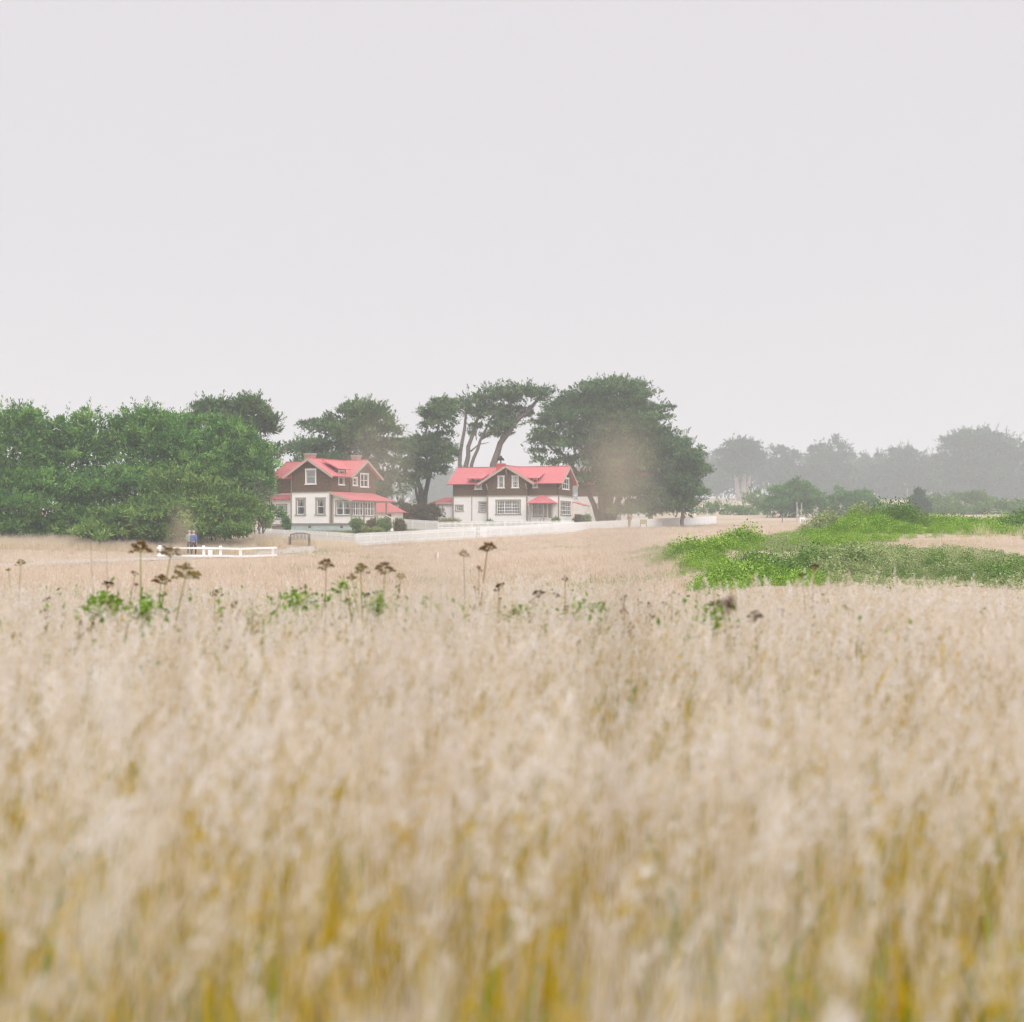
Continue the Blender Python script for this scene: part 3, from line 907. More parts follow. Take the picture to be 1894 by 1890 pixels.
# ---- left house (A)
DA, BA = 147.0, 27.0
pa = pt(612, 983.5, DA)
ZA = pa.z - 0.05
hA = empty('shingled_house', (pa.x, pa.y, ZA), -R(BA))
tag(hA, 'left house, red roof, brown shingled upper storey, pale blue foundation and glazed side porch', 'house', 'red roofed keepers houses')
mA = DA / FPX
KA, KB = 15.6, 10.5        # photograph pixels per metre along the front and along the side
zA = lambda py: EYE + (HY - py) * mA - ZA
W, q, Ld = 4.8, 2.4, 8.1
zf, zw, ze, zr = zA(968), zA(909.5), zA(880), zA(846)
uA = lambda px: (px - 537) / KA          # along front wall from its left corner
# foundation
mb = MB(); mb.box(-W, q, 0.03, 4.4, -0.6, zf); mb.box(-9, -W + 0.1, 3.35, Ld, -0.6, zf - 0.01); mb.box(-W + 0.1, -0.02, 4.4, Ld, -0.6, zf - 0.005)
fo = mb.build('foundation', M['foundation'], hA)
for a in (-2.55, 1.25):
    mbox(fo, 'vent', M['greywood'], a - 0.16, a + 0.16, 0.0, 0.06, zf - 0.45, zf - 0.22)
# ground floor front wall
o = Vector((-W, 0, 0))
h1 = [(uA(549), uA(562.5), zA(951), zA(922.5)), (uA(586), uA(599.5), zA(951), zA(922.5))]
panel(hA, 'wall', M['white'], [(0, zf), (W, zf), (W, zw), (0, zw)], h1, o, RT, FR)
for h in h1: window(hA, o, RT, FR, h, M['casing'], 0.17, (1, 1), 0, 'tied')
# upper front gable
def gable_outline(w, z0, zev, zrd, ov):
    sl = (zrd - zev) / (w / 2 + ov)
    ze2 = zrd - sl * w / 2 - 0.14
    return [(0, z0), (w, z0), (w, ze2), (w / 2, zrd - 0.14), (0, ze2)]
h2 = [(uA(566.5), uA(583), zA(894), zA(868))]
panel(hA, 'gable_wall', M['shingle'], gable_outline(W, zw, ze, zr, 0.6), h2, o, RT, FR, 0.16)
window(hA, o, RT, FR, h2[0], M['white'], 0.13, (1, 1), 0, 'blind')
# right side wall (upper) and cross gable
oR = Vector((0, 0, 0))
vb = lambda px: (px - 612) / KB
hd = [(vb(627), vb(635.5), zA(895), zA(870))]
zsl = zr - (zr - ze) / (W / 2 + 0.6) * W / 2 - 0.14
panel(hA, 'side_wall', M['shingle'], [(0.16, zw), (3.3, zw), (3.3, zsl), (vb(640), zsl), (vb(640), zA(866)), (vb(622), zA(866)), (vb(622), zsl), (0.16, zsl)], hd, oR, BK, RT, 0.16)
window(hA, oR, BK, RT, hd[0], M['white'], 0.12, (1, 1), 0, 'blind')
h3 = [(vb(652.5) - 3.3, vb(659) - 3.3, zA(895), zA(881.5)), (vb(667) - 3.3, vb(681) - 3.3, zA(897), zA(873))]
oG = Vector((0.12, 3.3, 0))
panel(hA, 'gable_wall', M['shingle'], gable_outline(W, zw - 0.02, ze, zr - 0.02, 0.6), h3, oG, BK, RT, 0.16)
window(hA, oG, BK, RT, h3[0], M['white'], 0.12, (1, 1), 0, 'blind')
window(hA, oG, BK, RT, h3[1], M['white'], 0.12, (1, 1), 1, 'blind')
# ground floor right side behind the porch, wing walls
panel(hA, 'wall', M['white'], [(0.16, zf), (Ld, zf), (Ld, zw), (0.16, zw)], [], Vector((-0.003, 0, 0)), BK, RT)
panel(hA, 'wall', M['white'], [(0, zf), (4.2, zf), (4.2, zw), (0, zw)], [(1.2, 2.1, zf + 0.8, zf + 2.2)], Vector((-9, 3.3, 0)), RT, FR)
panel(hA, 'wing_wall', M['shingle'], [(0, zw), (4.2, zw), (4.2, zsl + 0.1), (0, zsl + 0.1)], [], Vector((-9, 3.3, 0)), RT, FR, 0.16)
panel(hA, 'gable_wall', M['shingle'], gable_outline(W, zf, ze, zr - 0.02, 0.6), [], Vector((-9, 3.3 + W, 0)), FR, LF, 0.16)
panel(hA, 'back_wall', M['shingle'], [(0, zf), (9.1, zf), (9.1, zsl), (0, zsl)], [], Vector((0.1, Ld, 0)), LF, BK, 0.16)
panel(hA, 'left_wall', M['white'], [(0, zf), (3.3, zf), (3.3, zsl), (0, zsl)], [], Vector((-W, 3.3, 0)), FR, LF, 0.14)
window(hA, Vector((-9, 3.3, 0)), RT, FR, (1.2, 2.1, zf + 0.8, zf + 2.2), M['casing'], 0.14, (1, 1), 0, None)
mbox(hA, 'floor', M['interior'], -W + 0.2, -0.2, 0.2, Ld - 0.2, zf + 0.02, zf + 0.1)
mbox(hA, 'upper_floor', M['interior'], -8.8, -0.2, 3.5, Ld - 0.2, zw - 0.15, zw - 0.05)
mbox(hA, 'partition', M['interior'], -W + 0.2, -0.2, 3.0, 3.1, zf + 0.1, zw - 0.2)
# roofs
gable_roof(hA, 'b', -W / 2, W / 2 + 0.6, -0.55, 3.3 + W / 2, ze, zr, barge=(True, False), t1e=2.75)
gable_roof(hA, 'a', 3.3 + W / 2, W / 2 + 0.6, -9.5, 0.65, ze, zr - 0.012)
mb = MB(); slab(mb, [(-1.5, vb(620), zA(849)), (-1.5, vb(642), zA(849)), (0.45, vb(642), zA(866)), (0.45, vb(620), zA(866))], 0.08)
mb.build('dormer_roof', M['roof'], hA)
# trim boards
board(hA, 'belt_board', M['trim'], (-W - 0.03, -0.03, zf - 0.04), (q + 0.03, -0.03, zf - 0.04), 0.10, 0.14)
board(hA, 'belt_board', M['trim'], (-W - 0.03, -0.03, zw), (0.03, -0.03, zw), 0.08, 0.10)
board(hA, 'corner_board', M['casing'], (-W + 0.04, -0.03, zf + 0.04), (-W + 0.04, -0.03, zw - 0.06), 0.10, 0.08)
board(hA, 'corner_board', M['trim'], (-0.02, -0.04, zf + 0.04), (-0.02, -0.04, zw - 0.06), 0.18, 0.10)
board(hA, 'corner_board', M['casing'], (0.22, -0.04, zf + 0.04), (0.22, -0.04, zw - 0.10), 0.14, 0.08)
# glazed side porch
hp = [((621 - 615.7) / KA, (646 - 615.7) / KA + 0.05, zA(952), zA(927.5))]
pe0, pe1 = zA(909), zA(923)
oP = Vector((0.30, 0.0, 0))
panel(hA, 'porch_end_wall', M['white'], [(0, zf), (q - 0.30, zf), (q - 0.30, pe1 - 0.03), (0, pe0 - 0.22)], hp, oP, RT, FR, 0.12)
window(hA, oP, RT, FR, hp[0], M['casing'], 0.12, (1, 1), 1, 'tied')
hs = [(0.18, 2.1, zA(953), zA(928)), (2.35, 4.2, zA(953), zA(928))]
oS = Vector((q, 0, 0))
panel(hA, 'porch_side_wall', M['white'], [(0.12, zf), (4.4, zf), (4.4, pe1 - 0.06), (0.12, pe1 - 0.06)], hs, oS, BK, RT, 0.12)
for h in hs: window(hA, oS, BK, RT, h, M['casing'], 0.10, (2, 2), 2, 'blind', rail=False)
for b in (0.02, 2.22, 4.36):
    board(hA, 'porch_post', M['trim'], (q + 0.03, b, zf), (q + 0.03, b, pe1 - 0.1), 0.13, 0.13)
mbox(hA, 'porch_inner_wall', M['white'], 0.2, q - 0.12, 4.28, 4.4, zf, pe1 - 0.1)
mbox(hA, 'porch_floor', M['trim'], 0.0, q, 4.41, 7.0, zf - 0.2, zf)
board(hA, 'porch_post', M['trim'], (q, 6.5, -0.3), (q, 6.5, pe1 - 0.1), 0.14, 0.14)
mb = MB(); slab(mb, [(0.125, -0.4, pe0), (0.125, 7.6, pe0), (q + 0.4, 7.6, pe1 - 0.1), (q + 0.4, -0.4, pe1 - 0.1)], 0.10)
mb.build('porch_roof', M['roof'], hA)
board(hA, 'bargeboard', M['barge'], (0.1, -0.44, pe0 - 0.12), (q + 0.4, -0.44, pe1 - 0.22), 0.05, 0.20)
mb = MB(); mb.box(q + 0.30, q + 0.42, -0.04, 0.04, pe1 - 0.25, pe1 - 0.15)
tail = mb.mesh('rafter_tail', M['trim'])
for k in range(22):
    o_ = bpy.data.objects.new('rafter_tail', tail); o_.location = (0, -0.3 + k * 0.37, 0); link(o_, hA)
st = MB()
for k in range(6):
    st.box(q + 0.02 + k * 0.32, q + 0.36 + k * 0.32, 4.8, 6.2, -0.3, zf - 0.15 - k * (zf / 6.4))
st.build('steps', M['white'], hA)
for b in (4.75, 6.25):
    hr = board(hA, 'handrail', M['white'], (q, b, zf + 0.9), (q + 2.1, b, 0.9), 0.07, 0.07)
    for k in (0.02, 1.0, 2.0):
        board(hr, 'rail_post', M['casing'], (q + k, b, -0.1), (q + k, b, zf + 0.9 - k / 2.1 * zf), 0.08, 0.08)
board(hA, 'handrail', M['casing'], (q, 4.4, zf + 0.85), (q, 4.75, zf + 0.85), 0.06, 0.06)
# lean-to on the left
panel(hA, 'annex_wall', M['white'], [(0, zf - 0.1), (3.4, zf - 0.1), (3.4, zA(921)), (0, zA(921))], [(0.85, 2.0, zA(958), zA(932))], Vector((-8.5, 1.6, 0)), RT, FR)
panel(hA, 'annex_wall', M['white'], [(0, zf - 0.1), (1.7, zf - 0.1), (1.7, zA(921)), (0, zA(921))], [], Vector((-8.5, 3.3, 0)), FR, LF)
window(hA, Vector((-8.5, 1.6, 0)), RT, FR, (0.85, 2.0, zA(958), zA(932)), M['casing'], 0.10, (1, 1), 0, 'half')
mb = MB(); slab(mb, [(-8.9, 1.2, zA(921)), (-4.85, 1.2, zA(921)), (-4.85, 3.3, zA(911)), (-8.9, 3.3, zA(911))], 0.1)
mb.build('annex_roof', M['roof'], hA)
board(hA, 'belt_board', M['trim'], (-8.53, 1.57, zf - 0.1), (-5.1, 1.57, zf - 0.1), 0.08, 0.14)
mb = MB(); mb.box(-8.4, -5.2, 1.7, 3.2, -0.5, zf - 0.2)
mb.build('annex_foundation', M['trim'], hA)
chimney(hA, M['brick'], -4.55, 3.0, 0.85, zA(875), zA(837), M['concrete'])
chimney(hA, M['brick'], -1.7, 7.2, 0.75, zA(870), zA(838), M['concrete'])

# small outbuilding behind the left house
dO = 168.0
po = pt(722, 966, dO)
oB = empty('outbuilding', (po.x, po.y, gz1(po.x, po.y)), -R(20))
tag(oB, 'small white outbuilding with hipped red roof peeking out right of the left house', 'outbuilding')
zO = lambda py: EYE + (HY - py) * dO / FPX - oB.location.z
panel(oB, 'wall', M['white'], [(-3.5, -0.5), (0.55, -0.5), (0.55, zO(947)), (-3.5, zO(947))], [(-0.45, 0.1, 0, zO(950))], (0, 0, 0), RT, FR)
panel(oB, 'wall', M['white'], [(0, -0.5), (2.1, -0.5), (2.1, zO(947)), (0, zO(947))], [], (0.547, 0.14, 0), BK, RT)
panel(oB, 'wall', M['white'], [(0, -0.5), (2.1, -0.5), (2.1, zO(947)), (0, zO(947))], [], (-3.497, 2.24, 0), FR, LF)
mbox(oB, 'door', M['greywood'], -0.44, 0.09, 0.08, 0.12, -0.3, zO(950))
mb = MB()
e0, r0 = zO(947.5), zO(929)
a0, a1, b0, b1 = -4.0, 0.95, -0.45, 2.5
ra, rb_, rc = -2.4, -0.6, 1.0
mb.v = [(a0, b0, e0), (a1, b0, e0), (a1, b1, e0), (a0, b1, e0), (ra, rc, r0), (rb_, rc, r0)]
mb.f = [(0, 1, 5, 4), (1, 2, 5), (2, 3, 4, 5), (3, 0, 4), (3, 2, 1, 0)]
mb.build('roof', M['roof'], oB)

# ---- right house (B)
DB, BB = 173.0, 17.0
pb = pt(1033, 967.5, DB)
ZB = pb.z - 0.05
hB = empty('shingled_house', (pb.x, pb.y, ZB), -R(BB))
tag(hB, 'right house, red roof, brown shingles over white walls, front gable and red porch hood', 'house', 'red roofed keepers houses')
mB = DB / FPX
KF, KS = 15.35, 4.15
zB = lambda py: EYE + (HY - py) * mB - ZB
Wd, Dp, pr = 13.0, 6.5, 0.6
z0, zw, ze, zr = zB(967), zB(916.5), zB(893.5), zB(860)
uB = lambda px: (px - 833) / KF
mbox(hB, 'foundation', M['trim'], -Wd + 0.02, -0.02, 0.02, Dp - 0.02, -0.6, z0 + 0.02)
mbox(hB, 'foundation', M['trim'], uB(902) - Wd + 0.02, uB(977) - Wd - 0.02, -pr + 0.02, 0.01, -0.6, z0 + 0.12)
o = Vector((-Wd, 0, 0))
hl = [(uB(839.5), uB(851.5), zB(943), zB(934)), (uB(884.5), uB(896.5), zB(945), zB(928.5)), (uB(987), uB(1009), zB(954), zB(930.5)), (uB(1013.5), uB(1021.5), zB(958), zB(931))]
panel(hB, 'wall', M['white'], [(0, z0), (Wd, z0), (Wd, zw), (0, zw)], hl, o, RT, FR)
window(hB, o, RT, FR, hl[0], M['casing'], 0.12, (3, 2), 0, 'half', rail=False)
window(hB, o, RT, FR, hl[1], M['casing'], 0.14, (3, 4), 0, None)
window(hB, o, RT, FR, hl[2], M['casing'], 0.10, (2, 2), 2, 'blind', rail=False)
mb = MB(); mb.box(hl[3][0] - Wd + 0.02, hl[3][1] - Wd - 0.02, 0.06, 0.11, z0 + 0.3, hl[3][3])
dr = mb.build('door', M['casing'], hB)
mb = MB(); mb.box(hl[3][1] - Wd - 0.12, hl[3][1] - Wd - 0.06, 0.0, 0.06, z0 + 1.2, z0 + 1.3)
mb.build('door_handle', M['black'], dr)
# upper front wall with dormer openings
sl = (zr - ze) / (Dp / 2 + 0.6)
zt = zr - sl * Dp / 2 - 0.14
hu = [(uB(876.5), uB(887), zB(903), zB(885.5)), (uB(986), uB(992.5), zB(901), zB(886))]
out = [(0, zw), (Wd, zw), (Wd, zt), (uB(996), zt), (uB(996), zB(882)), (uB(982), zB(882)), (uB(982), zt), (uB(891), zt), (uB(891), zB(882)), (uB(872.5), zB(882)), (uB(872.5), zt), (0, zt)]
panel(hB, 'upper_wall', M['shingle'], out, hu, o, RT, FR, 0.16)
for h in hu: window(hB, o, RT, FR, h, M['white'], 0.10, (1, 1), 0, 'blind')
for p0, p1 in ((864, 894), (978, 1000)):
    mb = MB(); slab(mb, [(uB(p0) - Wd, -0.75, zB(883.5)), (uB(p1) - Wd, -0.75, zB(883.5)), (uB(p1) - Wd, 1.9, zB(872)), (uB(p0) - Wd, 1.9, zB(872))], 0.08)
    mb.build('dormer_roof', M['roof'], hB)
# projecting front gable
g0, g1 = uB(902), uB(977)
gw = g1 - g0
oG = Vector((-Wd + g0, -pr, 0))
gu = lambda px: uB(px) - g0
ht = [(gu(920.5), gu(962.5), zB(950), zB(926))]
panel(hB, 'wall', M['white'], [(0, z0 + 0.13), (gw, z0 + 0.13), (gw, zw), (0, zw)], ht, oG, RT, FR)
window(hB, oG, RT, FR, ht[0], M['casing'], 0.18, (3, 4), 2, 'tied_mid', sash=M['white'])
hh = [(gu(923.5), gu(932.5), zB(901), zB(880.5)), (gu(950), gu(959.5), zB(901), zB(880.5))]
panel(hB, 'gable_wall', M['shingle'], gable_outline(gw, zw, ze, zr, 1.05), hh, oG, RT, FR, 0.16)
window(hB, oG, RT, FR, hh[0], M['white'], 0.12, (1, 1), 0, 'blind')
window(hB, oG, RT, FR, hh[1], M['white'], 0.12, (3, 4), 0, 'half')
for s, uu in ((RT, g1), (LF, g0)):
    if s is RT:
        panel(hB, 'return_wall', M['white'], [(0.14, z0 + 0.13), (pr, z0 + 0.13), (pr, zw), (0.14, zw)], [], (-Wd + uu - 0.004, -pr, 0), BK, RT)
        panel(hB, 'return_wall', M['shingle'], [(0.16, zw), (pr, zw), (pr, zt), (0.16, zt)], [], (-Wd + uu - 0.004, -pr, 0), BK, RT)
    else:
        panel(hB, 'return_wall', M['white'], [(0, z0 + 0.13), (pr - 0.14, z0 + 0.13), (pr - 0.14, zw), (0, zw)], [], (-Wd + uu + 0.004, 0, 0), FR, LF)
        panel(hB, 'return_wall', M['shingle'], [(0, zw), (pr - 0.16, zw), (pr - 0.16, zt), (0, zt)], [], (-Wd + uu + 0.004, 0, 0), FR, LF)
# curtains inside the triple window, tied to either side
w0, w1, b0, b1 = ht[0]
for sgn, x in ((1, w0), (-1, w1)):
    mb = MB()
    X = -Wd + g0 + x
    mb.prism([(X, -pr + 0.16, b1), (X + sgn * 0.85, -pr + 0.16, b1), (X + sgn * 0.12, -pr + 0.16, b0 + 0.55), (X, -pr + 0.16, b0 + 0.5)], (0, 0.012, 0))
    mb.build('curtain', M['curtain'], hB)
# right gable end
oE = Vector((0, 0, 0))
hE = [(1.75, 4.6, zB(903), zB(883)), ]
panel(hB, 'gable_wall', M['shingle'], gable_outline(Dp, zw, ze, zr, 0.6), hE, oE, BK, RT, 0.16)
window(hB, oE, BK, RT, hE[0], M['white'], 0.14, (1, 1), 2, 'blind')
hE2 = [(1.0, 5.4, zB(951), zB(927.5))]
panel(hB, 'wall', M['white'], [(0.14, z0), (Dp, z0), (Dp, zw), (0.14, zw)], hE2, Vector((-0.003, 0, 0)), BK, RT)
window(hB, Vector((-0.003, 0, 0)), BK, RT, hE2[0], M['casing'], 0.14, (2, 3), 3, 'blind', rail=False)
# left and back
panel(hB, 'gable_wall', M['shingle'], gable_outline(Dp, zw, ze, zr, 0.6), [], Vector((-Wd, Dp, 0)), FR, LF, 0.16)
panel(hB, 'wall', M['white'], [(0, z0), (Dp - 0.14, z0), (Dp - 0.14, zw), (0, zw)], [], Vector((-Wd + 0.003, Dp, 0)), FR, LF)
panel(hB, 'back_wall', M['shingle'], [(0.17, z0), (Wd - 0.17, z0), (Wd - 0.17, zt), (0.17, zt)], [], Vector((0, Dp, 0)), LF, BK, 0.16)
mbox(hB, 'floor', M['interior'], -Wd + 0.2, -0.2, 0.2, Dp - 0.2, z0 + 0.05, z0 + 0.1)
mbox(hB, 'upper_floor', M['interior'], -Wd + 0.2, -0.2, 0.2, Dp - 0.2, zw - 0.15, zw - 0.05)
mbox(hB, 'partition', M['interior'], -Wd + 0.2, -0.2, 3.0, 3.1, z0 + 0.12, zw - 0.2)
gable_roof(hB, 'a', Dp / 2, Dp / 2 + 0.6, -Wd - 0.55, 0.55, ze, zr, cut=(-Wd + (g0 + g1) / 2, gw / 2 + 1.0))
gable_roof(hB, 'b', -Wd + (g0 + g1) / 2, gw / 2 + 1.05, -pr - 0.6, Dp / 2, ze, zr + 0.01, barge=(True, False), t1e=-0.45)
mbox(hB, 'attic_partition', M['interior'], -Wd + 1.0, -1.0, 1.0, 1.1, zw, zr - 1.3)
# brackets under the gables
gc = -Wd + (g0 + g1) / 2
for s, hz in ((0, zr - 0.35), (1, ze + 0.05), (-1, ze + 0.05)):
    a = gc + s * (gw / 2 - 0.05)
    br = board(hB, 'bracket', M['barge'], (a, -pr - 0.02, hz - 0.75), (a, -pr - 0.55, hz - 0.12), 0.10, 0.10)
for b in (0.15, Dp / 2, Dp - 0.15):
    hz = ze + 0.1 if b != Dp / 2 else zr - 0.35
    board(hB, 'bracket', M['barge'], (0.02, b, hz - 0.75), (0.5, b, hz - 0.12), 0.10, 0.10)
# trim
for px in (833.5, 869.5, 1033):
    board(hB, 'corner_board', M['trim'], (uB(px) - Wd, -0.03, z0), (uB(px) - Wd, -0.03, zw - 0.05), 0.16 if px != 869.5 else 0.07, 0.06)
for px in (902.5, 976.5):
    board(hB, 'corner_board', M['trim'], (uB(px) - Wd, -pr - 0.03, z0), (uB(px) - Wd, -pr - 0.03, zw - 0.05), 0.16, 0.06)
board(hB, 'belt_board', M['casing'], (-Wd - 0.03, -0.035, zw), (-Wd + g0, -0.035, zw), 0.08, 0.12)
board(hB, 'belt_board', M['casing'], (-Wd + g0 - 0.03, -pr - 0.035, zw), (-Wd + g1 + 0.03, -pr - 0.035, zw), 0.08, 0.12)
board(hB, 'belt_board', M['casing'], (-Wd + g1 + 0.04, -0.035, zw), (0.04, -0.035, zw), 0.08, 0.12)
board(hB, 'belt_board', M['casing'], (0.04, 0.02, zw), (0.04, Dp, zw), 0.08, 0.12)
board(hB, 'belt_board', M['trim'], (-Wd + g0 - 0.03, -pr - 0.04, z0 + 0.1), (-Wd + g1 + 0.03, -pr - 0.04, z0 + 0.1), 0.10, 0.16)
# porch hood on posts
pa0, pa1 = uB(980) - Wd, uB(1030.5) - Wd
po_ = 1.7
mb = MB()
zh0, zh1 = zB(930), zB(916)
mb.v = [(pa0, -po_, zh0), (pa1, -po_, zh0), (pa1, -0.05, zh0), (pa0, -0.05, zh0), (pa0 + 1.15, -0.06, zh1), (pa0 + 1.7, -0.06, zh1),
        (pa0, -po_, zh0 - 0.09), (pa1, -po_, zh0 - 0.09), (pa1, -0.05, zh0 - 0.09), (pa0, -0.05, zh0 - 0.09)]
mb.f = [(0, 1, 5, 4), (1, 2, 5), (3, 0, 4), (4, 5, 2, 3), (6, 9, 8, 7), (0, 6, 7, 1), (1, 7, 8, 2), (3, 9, 6, 0), (2, 8, 9, 3)]
mb.build('porch_hood', M['roof'], hB)
for a in (pa0 + 0.35, uB(1011) - Wd, uB(1026) - Wd):
    board(hB, 'porch_post', M['casing'], (a, -po_ + 0.35, z0 - 0.4), (a, -po_ + 0.35, zh0 - 0.09), 0.12, 0.12)
mbox(hB, 'porch_floor', M['trim'], pa0 + 0.2, pa1 - 0.1, -po_ + 0.2, -0.04, z0 - 0.4, z0 - 0.02)
hr = board(hB, 'handrail', M['trim'], (uB(1011) - Wd, -po_ + 0.3, z0 + 0.9), (uB(1011) - Wd, -po_ - 1.1, z0 + 0.35), 0.08, 0.08)
board(hr, 'rail_post', M['trim'], (uB(1011) - Wd, -po_ - 1.1, z0 - 0.5), (uB(1011) - Wd, -po_ - 1.1, z0 + 0.38), 0.09, 0.09)
mb = MB()
for k in range(3): mb.box(uB(1012) - Wd, uB(1024) - Wd, -po_ + 0.18 - (k + 1) * 0.3, -po_ + 0.18 - k * 0.3, -0.5, z0 - 0.12 - k * 0.12)
mb.build('steps', M['concrete'], hB)
# chimney with black cowl
ch = chimney(hB, M['redbrick'], uB(915.5) - Wd, 1.9, 0.85, zB(885), zB(857), M['redbrick'])
ca, cz = uB(915.5) - Wd, zB(857) + 0.18
mb = MB()
mb.tube([(ca, 1.9, cz - 0.1), (ca, 1.9, cz + 0.35)], [0.09, 0.08], 8)
mb.tube([(ca, 1.9, cz + 0.35), (ca - 0.02, 1.9, cz + 0.62), (ca, 1.9, cz + 0.95)], [0.22, 0.26, 0.08], 8)
mb.tube([(ca - 0.05, 1.9, cz + 0.7), (ca - 0.32, 1.88, cz + 0.5), (ca - 0.36, 1.88, cz + 0.32)], [0.12, 0.11, 0.06], 6)
mb.tube([(ca + 0.05, 1.9, cz + 0.7), (ca + 0.3, 1.92, cz + 0.5), (ca + 0.38, 1.92, cz + 0.3)], [0.12, 0.11, 0.06], 6)
mb.build('cowl', M['black'], ch)
# left annex with flat roof
xa0, xa1 = uB(802) - Wd, -Wd - 0.02
panel(hB, 'annex_wall', M['white'], [(0, -0.4), (xa1 - xa0, -0.4), (xa1 - xa0, zB(931)), (0, zB(931))], [], Vector((xa0, 0.4, 0)), RT, FR)
panel(hB, 'annex_wall', M['white'], [(0, -0.4), (3.5, -0.4), (3.5, zB(931)), (0, zB(931))], [], Vector((xa0, 3.9, 0)), FR, LF)
mbox(hB, 'annex_roof', M['barge'], xa0 - 0.45, xa1 + 0.12, 0.1, 4.2, zB(931), zB(928))
mb = MB()
slab(mb, [(xa0 + 0.1, 0.5, zB(927.8)), (xa1, 0.5, zB(927.8)), (xa1, 4.2, zB(917)), (xa0 + 1.4, 4.2, zB(917))], 0.05)
mb.build('annex_upper_roof', M['roof'], hB)
# small porch at the right rear
mb = MB(); slab(mb, [(0.05, 6.2, zB(926)), (1.55, 6.2, zB(933)), (1.55, 9.2, zB(933)), (0.05, 9.2, zB(926))], 0.08)
mb.build('rear_porch_roof', M['roof'], hB)
for b in (6.4, 9.0):
    board(hB, 'porch_post', M['white'], (1.35, b, -0.3), (1.35, b, zB(933) - 0.02), 0.10, 0.10)

# low outbuilding left of the right house
dO = 188.0
po = pt(812, 966, dO)
oC = empty('outbuilding', (po.x, po.y, gz1(po.x, po.y)), -R(12))
tag(oC, 'low outbuilding with pale red hipped roof left of the right house', 'outbuilding')
zO = lambda py: EYE + (HY - py) * dO / FPX - oC.location.z
mbox(oC, 'wall', M['trim'], -2.0, 3.0, 0, 4.0, -0.5, zO(938))
mb = MB()
e0, r0 = zO(938), zO(919)
mb.v = [(-2.6, -0.6, e0), (3.4, -0.6, e0), (3.4, 4.6, e0), (-2.6, 4.6, e0), (0.3, 2.0, r0), (1.2, 2.0, r0)]
mb.f = [(0, 1, 5, 4), (1, 2, 5), (2, 3, 4, 5), (3, 0, 4), (3, 2, 1, 0)]
mb.build('roof', M['roof'], oC)
mbox(oC, 'gutter', M['white'], -2.62, 3.42, -0.68, -0.6, e0 - 0.12, e0 + 0.02)

# third house, mostly hidden by the huge cypress
dC = 222.0
pc = pt(1130, 962, dC)
hC = empty('shingled_house', (pc.x, pc.y, gz1(pc.x, pc.y)), -R(12))
tag(hC, 'third red roofed house mostly hidden behind the huge cypress', 'house', 'red roofed keepers houses')
zC = lambda py: EYE + (HY - py) * dC / FPX - hC.location.z
hw = [(3.0, 4.4, zC(948), zC(932)), (7.0, 8.2, zC(948), zC(932))]
panel(hC, 'wall', M['white'], [(0, -0.6), (10.5, -0.6), (10.5, zC(918)), (0, zC(918))], hw, (-5, 0, 0), RT, FR)
for h in hw: window(hC, (-5, 0, 0), RT, FR, h, M['casing'], 0.12, (2, 2), 0, 'blind')
panel(hC, 'upper_wall', M['shingle'], [(0, zC(918)), (10.5, zC(918)), (10.5, zC(893)), (0, zC(893))], [], (-5, 0, 0), RT, FR)
panel(hC, 'gable_wall', M['shingle'], gable_outline(6.5, -0.6, zC(894), zC(868), 0.6), [], (5.5, 0.02, 0), BK, RT)
panel(hC, 'gable_wall', M['shingle'], gable_outline(6.5, -0.6, zC(894), zC(868), 0.6), [], (-5, 6.52, 0), FR, LF)
gable_roof(hC, 'a', 3.26, 3.85, -5.6, 6.1, zC(895), zC(866))

# ------------------------------------------------------------------ picket fences
picket_me = {}
def picket_mesh(h):
    if h not in picket_me:
        mb = MB()
        w, t = 0.038, 0.012
        mb.prism([(-w, -t, -0.15), (w, -t, -0.15), (w, -t, h - 0.06), (0, -t, h), (-w, -t, h - 0.06)], (0, 2 * t, 0))
        picket_me[h] = mb.mesh('picket', M['fence_white'])
    return picket_me[h]

